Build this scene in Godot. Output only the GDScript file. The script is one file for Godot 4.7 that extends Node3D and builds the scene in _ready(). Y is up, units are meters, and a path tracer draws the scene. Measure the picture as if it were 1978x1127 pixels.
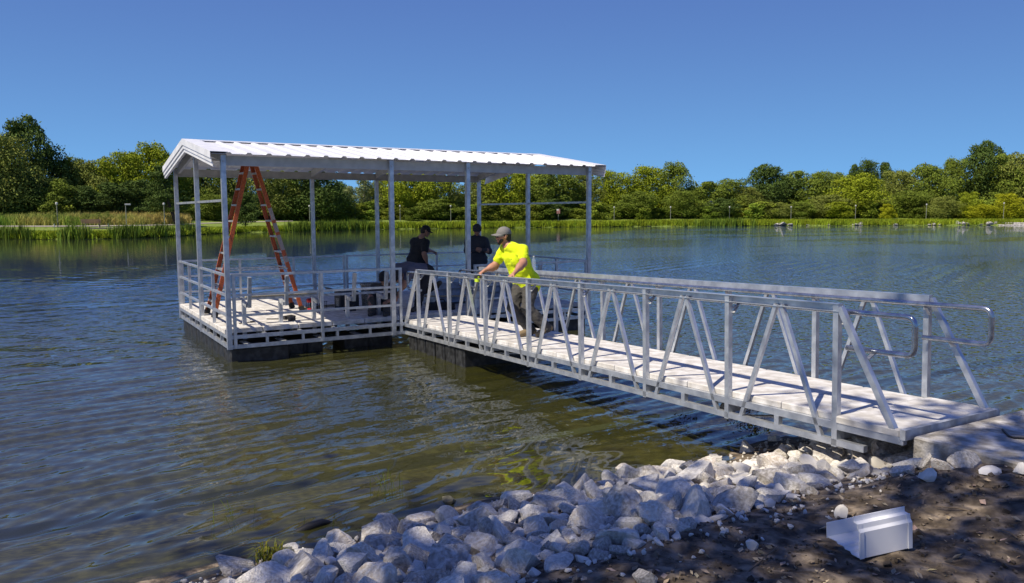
extends Node3D
# A covered floating dock and its gangway on a park lake, on a clear summer morning.
# World: x runs along the front of the platform, z runs towards the near bank, y = 0 is the water.

const CAM := Vector3(-2.649, 2.363, 12.917)
var rng := RandomNumberGenerator.new()
var M := {}
var names := {}
var bumpy := FastNoiseLite.new()


# ---------------------------------------------------------------- naming
func numbered(called: String) -> String:
	if not names.has(called):
		names[called] = 0
		return called
	names[called] += 1
	return "%s_%03d" % [called, names[called]]


func tag(o: Node, label := "", category := "", group := "", kind := "") -> Node:
	if label: o.set_meta("label", label)
	if category: o.set_meta("category", category)
	if group: o.set_meta("group", group)
	if kind: o.set_meta("kind", kind)
	return o


func thing(called: String, label: String, category: String, at := Vector3.ZERO, turn := 0.0, group := "") -> Node3D:
	var o := Node3D.new()
	o.name = numbered(called)
	add_child(o)
	o.position = at
	o.rotation.y = turn
	tag(o, label, category, group)
	return o


func copy_of(o: Node3D, label: String, at: Vector3, turn := 0.0) -> Node3D:
	var c: Node3D = o.duplicate()
	c.name = numbered(String(o.name).rstrip("0123456789").trim_suffix("_"))
	add_child(c)
	c.position = at
	c.rotation.y = turn
	c.set_meta("label", label)
	return c


# ---------------------------------------------------------------- mesh builder
class MB:
	var v := PackedVector3Array()
	var n := PackedVector3Array()
	var c := PackedColorArray()
	var col := Color(1, 1, 1)
	var colored := false

	func tri(a: Vector3, b: Vector3, d: Vector3) -> void:   # counter-clockwise seen from outside
		var m := (b - a).cross(d - a).normalized()
		v.append_array([a, d, b])
		n.append_array([m, m, m])
		if colored: c.append_array([col, col, col])

	func tri_n(a: Vector3, b: Vector3, d: Vector3, na: Vector3, nb: Vector3, nd: Vector3) -> void:
		v.append_array([a, d, b])
		n.append_array([na, nd, nb])
		if colored: c.append_array([col, col, col])

	func quad(a: Vector3, b: Vector3, d: Vector3, e: Vector3) -> void:
		tri(a, b, d)
		tri(a, d, e)

	func box_t(t: Transform3D, s: Vector3) -> void:
		var h := s * 0.5
		var p := []
		for i in 8:
			p.append(t * Vector3(h.x if i & 1 else -h.x, h.y if i & 2 else -h.y, h.z if i & 4 else -h.z))
		quad(p[4], p[5], p[7], p[6])
		quad(p[1], p[0], p[2], p[3])
		quad(p[5], p[1], p[3], p[7])
		quad(p[0], p[4], p[6], p[2])
		quad(p[6], p[7], p[3], p[2])
		quad(p[0], p[1], p[5], p[4])

	func box(lo: Vector3, hi: Vector3) -> void:
		box_t(Transform3D(Basis(), (lo + hi) * 0.5), hi - lo)

	# a box with its upright and top edges chamfered by e
	func slab(lo: Vector3, hi: Vector3, e: float) -> void:
		var a := Vector3(e, 0, e)
		var b0 := [Vector3(lo.x + e, 0, lo.z), Vector3(hi.x - e, 0, lo.z), Vector3(hi.x, 0, lo.z + e), Vector3(hi.x, 0, hi.z - e), Vector3(hi.x - e, 0, hi.z), Vector3(lo.x + e, 0, hi.z), Vector3(lo.x, 0, hi.z - e), Vector3(lo.x, 0, lo.z + e)]
		var mid := Vector3((lo.x + hi.x) * 0.5, 0, (lo.z + hi.z) * 0.5)
		for i in 8:
			var p: Vector3 = b0[i]
			var q: Vector3 = b0[(i + 1) % 8]
			var pi := p + Vector3(signf(mid.x - p.x), 0, signf(mid.z - p.z)) * e
			var qi := q + Vector3(signf(mid.x - q.x), 0, signf(mid.z - q.z)) * e
			quad(q + Vector3(0, lo.y, 0), p + Vector3(0, lo.y, 0), p + Vector3(0, hi.y - e, 0), q + Vector3(0, hi.y - e, 0))
			quad(q + Vector3(0, hi.y - e, 0), p + Vector3(0, hi.y - e, 0), pi + Vector3(0, hi.y, 0), qi + Vector3(0, hi.y, 0))
			tri(mid + Vector3(0, hi.y, 0), qi + Vector3(0, hi.y, 0), pi + Vector3(0, hi.y, 0))
			tri(mid + Vector3(0, lo.y, 0), p + Vector3(0, lo.y, 0), q + Vector3(0, lo.y, 0))

	# a straight bar from a to b, w across and h in the direction nearest to up
	func bar(a: Vector3, b: Vector3, w: float, h: float, up := Vector3.UP) -> void:
		var d := b - a
		var z := d.normalized()
		if absf(z.dot(up.normalized())) > 0.98:
			up = Vector3(0, 0, 1) if absf(z.z) < 0.9 else Vector3(1, 0, 0)
		var x := up.cross(z).normalized()
		var y := z.cross(x)
		box_t(Transform3D(Basis(x, y, z), (a + b) * 0.5), Vector3(w, h, d.length()))

	# an angle section (L) from a to b: one leg across x, one along y
	func angle(a: Vector3, b: Vector3, x: Vector3, y: Vector3, w: float, h: float, t: float) -> void:
		prism([Vector2(0, 0), Vector2(w, 0), Vector2(w, t), Vector2(t, t), Vector2(t, h), Vector2(0, h)], a, b, x, y)

	# a polygon (counter-clockwise in x, y with z = x cross y towards the viewer at b) swept from a to b
	func prism(poly: Array, a: Vector3, b: Vector3, x: Vector3, y: Vector3) -> void:
		var p := PackedVector2Array(poly)
		var k := p.size()
		var flip := x.cross(y).dot(b - a) < 0.0
		for i in k:
			var p0: Vector3 = x * p[i].x + y * p[i].y
			var p1: Vector3 = x * p[(i + 1) % k].x + y * p[(i + 1) % k].y
			if flip: quad(b + p0, b + p1, a + p1, a + p0)
			else: quad(a + p0, a + p1, b + p1, b + p0)
		var t := Geometry2D.triangulate_polygon(p)
		for i in range(0, t.size(), 3):
			var q := [p[t[i]], p[t[i + 1]], p[t[i + 2]]]
			var cw: bool = (q[1] - q[0]).cross(q[2] - q[0]) < 0.0
			var w := []
			for r in q: w.append(x * r.x + y * r.y)
			if cw: w.reverse()
			if flip:
				tri(a + w[0], a + w[1], a + w[2])
				tri(b + w[2], b + w[1], b + w[0])
			else:
				tri(b + w[0], b + w[1], b + w[2])
				tri(a + w[2], a + w[1], a + w[0])

	# a smooth tube through points; radii may be one number or one per point
	func tube(pts: Array, r, seg := 10, caps := true) -> void:
		var rings := []
		var norms := []
		var side := Vector3.ZERO
		for i in pts.size():
			var d: Vector3 = (pts[mini(i + 1, pts.size() - 1)] - pts[maxi(i - 1, 0)]).normalized()
			if side == Vector3.ZERO:
				side = d.cross(Vector3.UP if absf(d.y) < 0.9 else Vector3.RIGHT).normalized()
			side = (side - d * side.dot(d)).normalized()
			var other := d.cross(side)
			var rad: float = r if r is float else r[i]
			var ring := []
			var nm := []
			for k in seg:
				var q := side * cos(TAU * k / seg) + other * sin(TAU * k / seg)
				ring.append(pts[i] + q * rad)
				nm.append(q)
			rings.append(ring)
			norms.append(nm)
		for i in pts.size() - 1:
			for k in seg:
				var j := (k + 1) % seg
				tri_n(rings[i][k], rings[i][j], rings[i + 1][j], norms[i][k], norms[i][j], norms[i + 1][j])
				tri_n(rings[i][k], rings[i + 1][j], rings[i + 1][k], norms[i][k], norms[i + 1][j], norms[i + 1][k])
		if caps:
			for k in seg:
				var j := (k + 1) % seg
				tri(pts[0], rings[0][j], rings[0][k])
				tri(pts[-1], rings[-1][k], rings[-1][j])

	# a turned shape round the y axis of t: profile of (radius, height) from bottom to top
	func lathe(t: Transform3D, profile: Array, seg := 16) -> void:
		for i in profile.size() - 1:
			var a: Vector2 = profile[i]
			var b: Vector2 = profile[i + 1]
			var m := Vector2(b.y - a.y, a.x - b.x).normalized()
			for k in seg:
				var u := Vector3(cos(TAU * k / seg), 0, sin(TAU * k / seg))
				var w := Vector3(cos(TAU * (k + 1) / seg), 0, sin(TAU * (k + 1) / seg))
				var pa := t * (u * a.x + Vector3(0, a.y, 0))
				var pb := t * (w * a.x + Vector3(0, a.y, 0))
				var pc := t * (w * b.x + Vector3(0, b.y, 0))
				var pd := t * (u * b.x + Vector3(0, b.y, 0))
				var nu := (t.basis * (u * m.x + Vector3(0, m.y, 0))).normalized()
				var nw := (t.basis * (w * m.x + Vector3(0, m.y, 0))).normalized()
				tri_n(pb, pa, pd, nw, nu, nu)
				tri_n(pb, pd, pc, nw, nu, nw)

	func mesh() -> ArrayMesh:
		var a := []
		a.resize(Mesh.ARRAY_MAX)
		a[Mesh.ARRAY_VERTEX] = v
		a[Mesh.ARRAY_NORMAL] = n
		if colored: a[Mesh.ARRAY_COLOR] = c
		var m := ArrayMesh.new()
		m.add_surface_from_arrays(Mesh.PRIMITIVE_TRIANGLES, a)
		return m


func put(called: String, mesh: Mesh, m: Material, parent: Node = self, at := Vector3.ZERO) -> MeshInstance3D:
	var o := MeshInstance3D.new()
	o.mesh = mesh
	o.material_override = m
	o.position = at
	if parent == self:
		o.name = numbered(called)
		add_child(o)
	else:
		o.name = called
		parent.add_child(o, true)
	return o


func part(called: String, b: MB, m: Material, parent: Node = self, at := Vector3.ZERO) -> MeshInstance3D:
	return put(called, b.mesh(), m, parent, at)


func bar_part(called: String, a: Vector3, b: Vector3, w: float, h: float, m: Material, parent: Node, up := Vector3.UP) -> MeshInstance3D:
	var s := MB.new()
	s.bar(a, b, w, h, up)
	return part(called, s, m, parent)


func box_part(called: String, lo: Vector3, hi: Vector3, m: Material, parent: Node) -> MeshInstance3D:
	var s := MB.new()
	s.box(lo, hi)
	return part(called, s, m, parent)


# ---------------------------------------------------------------- materials
func lin(r: float, g: float, b: float) -> Color:
	return Color(r, g, b).linear_to_srgb()


func noise_tex(seed_: int, freq: float, lo: Color, hi: Color, octaves := 4, kind := FastNoiseLite.TYPE_SIMPLEX_SMOOTH, size := 512) -> NoiseTexture2D:
	var f := FastNoiseLite.new()
	f.seed = seed_
	f.noise_type = kind
	f.frequency = freq
	f.fractal_octaves = octaves
	var t := NoiseTexture2D.new()
	t.width = size
	t.height = size
	t.seamless = true
	t.noise = f
	var g := Gradient.new()
	g.offsets = PackedFloat32Array([0.22, 0.78])
	g.colors = PackedColorArray([lo, hi])
	t.color_ramp = g
	return t


func mat(called: String, c: Color, rough := 0.7, metal := 0.0, tex: Texture2D = null, scale := 1.0, bump: Texture2D = null, bump_cm := 0.0, world := true) -> StandardMaterial3D:
	var m := StandardMaterial3D.new()
	m.resource_name = called
	m.albedo_color = c
	m.roughness = rough
	m.metallic = metal
	if tex or bump:
		m.uv1_triplanar = true
		m.uv1_world_triplanar = world
		m.uv1_scale = Vector3.ONE * scale
	if tex: m.albedo_texture = tex
	if bump:
		m.heightmap_enabled = true
		m.heightmap_texture = bump
		m.heightmap_scale = bump_cm
	M[called] = m
	return m


func leaf_mat(called: String, c: Color, back := 0.35) -> StandardMaterial3D:
	var m := mat(called, c, 0.75)
	m.vertex_color_use_as_albedo = true
	m.metallic_specular = 0.25
	m.backlight_enabled = true
	m.backlight = Color(back, back, back)
	m.cull_mode = BaseMaterial3D.CULL_DISABLED
	return m


func make_materials() -> void:
	var W := Color(1, 1, 1)
	var soft := noise_tex(1, 0.012, Color(0.78, 0.78, 0.78), W, 5)
	var fine := noise_tex(2, 0.05, Color(0.7, 0.7, 0.7), W, 4)
	var grit := noise_tex(3, 0.12, Color(0.0, 0.0, 0.0), W, 4)
	var lumps := noise_tex(4, 0.025, Color(0.0, 0.0, 0.0), W, 6)
	var faint := noise_tex(17, 0.02, Color(0.93, 0.93, 0.93), W, 4)
	var patches := noise_tex(5, 0.01, Color(0.55, 0.55, 0.55), W, 5)
	mat("galv", lin(0.62, 0.65, 0.69), 0.33, 0.62, noise_tex(6, 0.012, Color(0.84, 0.85, 0.87), W, 5), 0.9)
	mat("galv_plain", lin(0.58, 0.60, 0.62), 0.5, 0.3, soft, 1.1)
	mat("pipe_metal", lin(0.55, 0.58, 0.62), 0.24, 0.9, soft, 1.5)
	mat("roof_white", lin(0.80, 0.81, 0.83), 0.4, 0.0, faint, 0.25)
	mat("beam_metal", lin(0.50, 0.51, 0.51), 0.5, 0.25, faint, 0.5)
	mat("deck", lin(0.69, 0.675, 0.65), 0.9, 0.0, noise_tex(7, 0.016, Color(0.84, 0.83, 0.81), W, 6), 0.6, grit, 0.06)
	mat("float_black", lin(0.04, 0.042, 0.045), 0.5, 0.0, patches, 1.4)
	mat("float_dark", lin(0.02, 0.02, 0.022), 0.6)
	mat("ladder_orange", lin(0.60, 0.13, 0.035), 0.55, 0.0, fine, 1.5)
	mat("alu", lin(0.6, 0.6, 0.6), 0.4, 0.5, soft, 2.0)
	mat("rubber", lin(0.02, 0.02, 0.02), 0.8)
	mat("sticker", lin(0.62, 0.6, 0.57), 0.7, 0.0, noise_tex(8, 0.05, Color(0.5, 0.4, 0.4), W, 3), 8.0)
	mat("concrete", lin(0.60, 0.575, 0.53), 0.92, 0.0, noise_tex(9, 0.016, Color(0.68, 0.66, 0.62), W, 6), 0.7, grit, 0.3)
	var soil_t := noise_tex(10, 0.02, Color(0.35, 0.33, 0.31), W, 6)
	mat("soil", lin(0.27, 0.215, 0.155), 0.97, 0.0, soil_t, 0.55, lumps, 2.2)
	mat("shallow_bed", lin(0.22, 0.20, 0.042), 0.95, 0.0, soil_t, 0.5)
	mat("bed", lin(0.15, 0.145, 0.035), 0.95, 0.0, soil_t, 0.3)
	mat("stone_a", lin(0.82, 0.79, 0.73), 0.93, 0.0, noise_tex(11, 0.01, Color(0.80, 0.79, 0.77), W, 5), 0.8, lumps, 0.5, false)
	mat("stone_b", lin(0.68, 0.65, 0.60), 0.93, 0.0, noise_tex(12, 0.01, Color(0.70, 0.68, 0.65), W, 5), 0.8, lumps, 0.5, false)
	mat("stone_c", lin(0.86, 0.82, 0.75), 0.93, 0.0, noise_tex(13, 0.01, Color(0.80, 0.76, 0.70), W, 5), 0.8, lumps, 0.5, false)
	mat("boulder", lin(0.60, 0.575, 0.53), 0.95, 0.0, patches, 0.8)
	mat("stone_wet", lin(0.16, 0.145, 0.085), 0.6, 0.0, patches, 2.0)
	mat("grass", lin(0.20, 0.27, 0.035), 0.95, 0.0, noise_tex(14, 0.03, Color(0.75, 0.78, 0.6), W, 6), 0.12)
	mat("gravel_path", lin(0.46, 0.42, 0.35), 0.95, 0.0, fine, 0.3)
	mat("pvc", lin(0.80, 0.81, 0.83), 0.4)
	mat("skin", lin(0.42, 0.20, 0.125), 0.6)
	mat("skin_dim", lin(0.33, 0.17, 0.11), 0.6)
	mat("hi_vis", lin(0.66, 0.80, 0.0), 0.85)
	M.hi_vis.rim_enabled = true
	M.hi_vis.rim = 0.3
	mat("print_grey", lin(0.16, 0.20, 0.03), 0.8)
	mat("grey_cloth", lin(0.085, 0.080, 0.073), 0.9, 0.0, fine, 3.0)
	mat("cap_grey", lin(0.27, 0.26, 0.24), 0.9, 0.0, fine, 6.0)
	mat("black_cloth", lin(0.018, 0.018, 0.020), 0.9)
	mat("navy_cloth", lin(0.034, 0.036, 0.046), 0.9)
	mat("slate_cloth", lin(0.10, 0.10, 0.135), 0.9)
	mat("boot_tan", lin(0.30, 0.22, 0.12), 0.85, 0.0, fine, 6.0)
	mat("boot_dark", lin(0.05, 0.045, 0.04), 0.8)
	mat("hair", lin(0.02, 0.015, 0.012), 0.8)
	mat("lens_black", lin(0.006, 0.006, 0.007), 0.15)
	mat("dark_box", lin(0.03, 0.028, 0.028), 0.6)
	mat("drill_red", lin(0.45, 0.02, 0.025), 0.45)
	mat("bucket_white", lin(0.52, 0.51, 0.46), 0.6, 0.0, noise_tex(15, 0.03, Color(0.45, 0.4, 0.33), W, 4), 2.5)
	mat("plank", lin(0.50, 0.44, 0.31), 0.8, 0.0, fine, 2.0)
	mat("trim_blue", lin(0.30, 0.35, 0.43), 0.5, 0.2, soft, 1.0)
	mat("lime_tool", lin(0.55, 0.75, 0.03), 0.5)
	mat("bark", lin(0.075, 0.06, 0.045), 0.95, 0.0, fine, 1.0)
	mat("bark_pale", lin(0.26, 0.24, 0.20), 0.95, 0.0, fine, 1.0)
	mat("lamp_pole", lin(0.24, 0.25, 0.20), 0.6)
	mat("lamp_pole_dark", lin(0.09, 0.10, 0.09), 0.6)
	mat("lamp_head", lin(0.45, 0.45, 0.44), 0.5)
	mat("bench_wood", lin(0.42, 0.27, 0.15), 0.8)
	mat("guard_white", lin(0.6, 0.6, 0.58), 0.7)
	mat("dry_leaf", lin(0.42, 0.35, 0.25), 0.9).vertex_color_use_as_albedo = true
	mat("twig", lin(0.16, 0.12, 0.08), 0.95)
	mat("cord_black", lin(0.012, 0.012, 0.013), 0.6)
	mat("wall_pale", lin(0.55, 0.54, 0.52), 0.8)
	mat("sign_pink", lin(0.30, 0.14, 0.13), 0.7)
	var glass := mat("bottle_clear", Color(0.9, 0.95, 1.0, 0.15), 0.05)
	glass.transparency = BaseMaterial3D.TRANSPARENCY_ALPHA
	# leaves: dark, mid, yellow-green, olive, pale, bright yellow
	leaf_mat("leaf_dark", lin(0.082, 0.128, 0.026), 0.3)
	leaf_mat("leaf_mid", lin(0.170, 0.225, 0.030))
	leaf_mat("leaf_lime", lin(0.265, 0.32, 0.020))
	leaf_mat("leaf_olive", lin(0.215, 0.25, 0.05))
	leaf_mat("leaf_pale", lin(0.24, 0.28, 0.11))
	leaf_mat("leaf_gold", lin(0.34, 0.36, 0.015))
	leaf_mat("leaf_shade", lin(0.06, 0.09, 0.02), 0.3)
	leaf_mat("reed", lin(0.27, 0.35, 0.022), 0.45)
	leaf_mat("reed_dark", lin(0.13, 0.20, 0.022), 0.4)
	leaf_mat("meadow", lin(0.48, 0.44, 0.13), 0.4)
	# the lake: a sheet one can see a little way into
	for k in 3:
		var w := mat("water_%d" % k, Color(lin(0.080, 0.082, 0.230), 0.56), 0.02)
		w.vertex_color_use_as_albedo = true
		w.transparency = BaseMaterial3D.TRANSPARENCY_ALPHA
		w.metallic_specular = 0.6
		w.normal_enabled = true
		w.normal_texture = water_normals
		w.normal_scale = [0.05, 0.22, 0.5][k]

var water_normals: NoiseTexture2D


# ---------------------------------------------------------------- the scene
func _ready() -> void:
	rng.seed = 7
	bumpy.seed = 3
	bumpy.frequency = 1.0
	bumpy.noise_type = FastNoiseLite.TYPE_SIMPLEX_SMOOTH
	var cam := Camera3D.new()
	cam.name = "camera"
	add_child(cam)
	cam.position = CAM
	cam.rotation = Vector3(-0.0988, -0.546, -0.0026)
	cam.fov = 40.13
	cam.near = 0.05
	cam.far = 1500.0
	cam.current = true
	var sky := ProceduralSkyMaterial.new()
	sky.sky_top_color = lin(0.045, 0.079, 0.262)
	sky.sky_horizon_color = lin(0.128, 0.315, 0.56)
	sky.sky_curve = 0.11
	sky.ground_bottom_color = lin(0.05, 0.06, 0.03)
	sky.ground_horizon_color = lin(0.20, 0.28, 0.35)
	sky.sun_angle_max = 12.0
	var env := Environment.new()
	env.background_mode = Environment.BG_SKY
	env.sky = Sky.new()
	env.sky.sky_material = sky
	env.background_energy_multiplier = 1.0
	env.tonemap_mode = Environment.TONE_MAPPER_LINEAR
	env.tonemap_exposure = 1.65
	env.sdfgi_enabled = true
	env.ssao_enabled = true
	env.ssil_enabled = true
	var we := WorldEnvironment.new()
	we.name = "world_environment"
	we.environment = env
	add_child(we)
	var sun := DirectionalLight3D.new()
	sun.name = "sun"
	add_child(sun)
	sun.look_at_from_position(Vector3(-0.594, 0.803, 0.04) * 50.0, Vector3.ZERO)
	sun.light_energy = 1.14
	sun.light_color = Color(1.0, 0.955, 0.88)
	sun.light_angular_distance = 0.5
	sun.shadow_enabled = true

	var wn := FastNoiseLite.new()
	wn.seed = 21
	wn.noise_type = FastNoiseLite.TYPE_SIMPLEX_SMOOTH
	wn.frequency = 0.022
	wn.fractal_octaves = 3
	wn.fractal_gain = 0.4
	water_normals = NoiseTexture2D.new()
	water_normals.width = 1024
	water_normals.height = 1024
	water_normals.seamless = true
	water_normals.as_normal_map = true
	water_normals.bump_strength = 6.0
	water_normals.noise = wn
	make_materials()

	var t0 := Time.get_ticks_msec()
	build_ground()
	build_water()
	build_platform()
	build_gangway()
	build_landing()
	build_trees()
	build_far_bank_things()
	build_rocks()
	build_tools()
	build_people()
	build_small_things()
	print("built in ", Time.get_ticks_msec() - t0, " ms")


# ---------------------------------------------------------------- land and water
# the far shore: bearing from the camera (degrees right of -z) and distance of the waterline
const SHORE := [-95.0, 95.0, -75.0, 118.0, -45.0, 112.0, -20.0, 100.0, -5.1, 92.0, -1.3, 89.1, 1.4, 85.2, 3.4, 84.1, 5.7, 84.6, 8.2, 89.1, 10.4, 97.5, 12.0, 102.0, 15.4, 105.1, 17.9, 109.4, 22.2, 117.0, 29.9, 123.0, 36.9, 130.1, 42.7, 134.8, 51.6, 145.2, 63.9, 158.2, 75.0, 168.0, 97.0, 180.0]


func shore(deg: float) -> float:
	for i in range(0, SHORE.size() - 2, 2):
		if deg <= SHORE[i + 2]:
			var t: float = clampf((deg - SHORE[i]) / (SHORE[i + 2] - SHORE[i]), 0.0, 1.0)
			return lerpf(SHORE[i], SHORE[i], 0.0) * 0.0 + lerpf(SHORE[i + 1], SHORE[i + 3], smoothstep(0.0, 1.0, t) * 0.5 + t * 0.5)
	return SHORE[-1]


func bearing(px: float) -> float:      # of a column of the photograph, at eye level
	return rad_to_deg(0.546 + atan((px - 989.0) * 0.995 / 1542.7))


func land(s: float) -> float:          # height of the far land, s metres behind the waterline
	if s < 0.0: return maxf(s * 0.25, -1.6)
	return 0.22 * smoothstep(0.0, 0.7, s) + 0.05 * minf(s, 25.0) + 0.015 * clampf(s - 25.0, 0.0, 150.0)


func far_spot(deg: float, s: float) -> Vector3:
	var r := shore(deg) + s
	var a := deg_to_rad(deg)
	return Vector3(CAM.x + r * sin(a), land(s), CAM.z - r * cos(a))


func bank(x: float, z: float) -> float:   # height of the near bank
	var zz := z - 2.3 * smoothstep(4.1, 5.2, x) + 0.12 * sin(x * 1.7 + 0.5) + 0.08 * sin(x * 3.9)
	var h: float
	if zz < 7.5: h = -1.5 * smoothstep(0.0, 1.0, (7.5 - zz) / 6.5) - 0.05 * (7.5 - zz)
	elif zz < 9.8: h = 0.5 * pow((zz - 7.5) / 2.3, 0.9)
	else: h = 0.5 + 0.055 * (zz - 9.8)
	h += 0.15 * smoothstep(1.5, 2.8, x) * smoothstep(9.2, 10.1, z)
	if zz > 9.2:
		var k := smoothstep(9.2, 10.0, zz)
		h += k * (0.030 * bumpy.get_noise_2d(x * 1.1, z * 1.1) + 0.022 * bumpy.get_noise_2d(x * 5.0, z * 5.0) + 0.012 * bumpy.get_noise_2d(x * 14.0 + 9.0, z * 14.0))
	return minf(h, 2.2)


func grid_mesh(xs: PackedFloat32Array, zs: PackedFloat32Array, f: Callable) -> ArrayMesh:
	var v := PackedVector3Array()
	var n := PackedVector3Array()
	var idx := PackedInt32Array()
	var nx := xs.size()
	for z in zs:
		for x in xs:
			var h: float = f.call(x, z)
			v.append(Vector3(x, h, z))
			n.append(Vector3(h - f.call(x + 0.04, z), 0.04, h - f.call(x, z + 0.04)).normalized())
	for j in zs.size() - 1:
		for i in nx - 1:
			var k := j * nx + i
			idx.append_array([k, k + 1, k + nx + 1, k, k + nx + 1, k + nx])
	var a := []
	a.resize(Mesh.ARRAY_MAX)
	a[Mesh.ARRAY_VERTEX] = v
	a[Mesh.ARRAY_NORMAL] = n
	a[Mesh.ARRAY_INDEX] = idx
	var m := ArrayMesh.new()
	m.add_surface_from_arrays(Mesh.PRIMITIVE_TRIANGLES, a)
	return m


func steps(list: Array) -> PackedFloat32Array:   # [from, step, to, step, to ...]
	var out := PackedFloat32Array([list[0]])
	var i := 1
	while i < list.size():
		var to: float = list[i + 1]
		while out[-1] < to - 0.001:
			out.append(minf(out[-1] + list[i], to))
		i += 2
	return out


func build_ground() -> void:
	var near := put("ground", grid_mesh(steps([-110.0, 12.0, -14.0, 2.0, -4.0, 0.3, -1.0, 0.045, 6.0, 0.3, 9.0, 3.0, 21.0, 12.0, 120.0]), steps([7.35, 0.1, 9.4, 0.045, 12.4, 0.5, 16.0, 4.0, 80.0]), bank), M.soil)
	tag(near, "dark bare soil of the near bank behind the white stones", "", "", "structure")
	var shallow := put("lake_shallows", grid_mesh(steps([-110.0, 12.0, -14.0, 1.0, 9.0, 3.0, 21.0, 12.0, 120.0]), steps([0.5, 0.35, 7.0, 0.175, 7.35]), bank), M.shallow_bed)
	tag(shallow, "yellowish mud bottom sloping away under the shallow water", "", "", "structure")
	var bed := MB.new()
	bed.quad(Vector3(-320, -1.62, 1.2), Vector3(320, -1.62, 1.2), Vector3(320, -1.62, -320), Vector3(-320, -1.62, -320))
	tag(part("lake_bed", bed, M.bed), "olive mud under the lake", "", "", "structure")
	# the far land
	var ss := PackedFloat32Array([-7.0, -3.0, -0.5, 0.0, 0.3, 0.7, 1.5, 3.0, 6.0, 9.0, 12.5, 16.0, 20.0, 25.0, 40.0, 80.0, 200.0, 500.0])
	var v := PackedVector3Array()
	var n := PackedVector3Array()
	var idx := PackedInt32Array()
	var nb := 0
	var d := -95.0
	while d <= 97.0:
		for s in ss:
			var p := far_spot(d, s + (0.5 * sin(d * 3.1) + 0.3 * sin(d * 7.7)) * (1.0 if s < 3.0 else 0.0))
			p.y = land(s)
			v.append(p)
			n.append(Vector3(0, 1, 0))
		nb += 1
		d += 0.75
	var k := ss.size()
	for i in nb - 1:
		for j in k - 1:
			var o := i * k + j
			idx.append_array([o, o + 1, o + k + 1, o, o + k + 1, o + k])
	var a := []
	a.resize(Mesh.ARRAY_MAX)
	a[Mesh.ARRAY_VERTEX] = v
	a[Mesh.ARRAY_NORMAL] = n
	a[Mesh.ARRAY_INDEX] = idx
	var m := ArrayMesh.new()
	m.add_surface_from_arrays(Mesh.PRIMITIVE_TRIANGLES, a)
	tag(put("lawn", m, M.grass), "mown grass of the park on the far bank", "", "", "structure")
	# the path on the left bank
	var path := MB.new()
	d = -8.0
	while d < 16.0:
		var s0 := 14.0 if d < 8.0 else 14.0 + (d - 8.0) * 0.4
		var q := []
		for e in [[d, s0], [d + 0.5, s0 + (0.0 if d < 8.0 else 0.2)], [d + 0.5, s0 + 1.8], [d, s0 + 1.8]]:
			var p := far_spot(e[0], e[1])
			p.y = land(e[1]) + 0.05
			q.append(p)
		path.quad(q[0], q[1], q[2], q[3])
		d += 0.5
	tag(part("path", path, M.gravel_path), "pale walking path along the far left bank", "", "", "structure")


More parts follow.
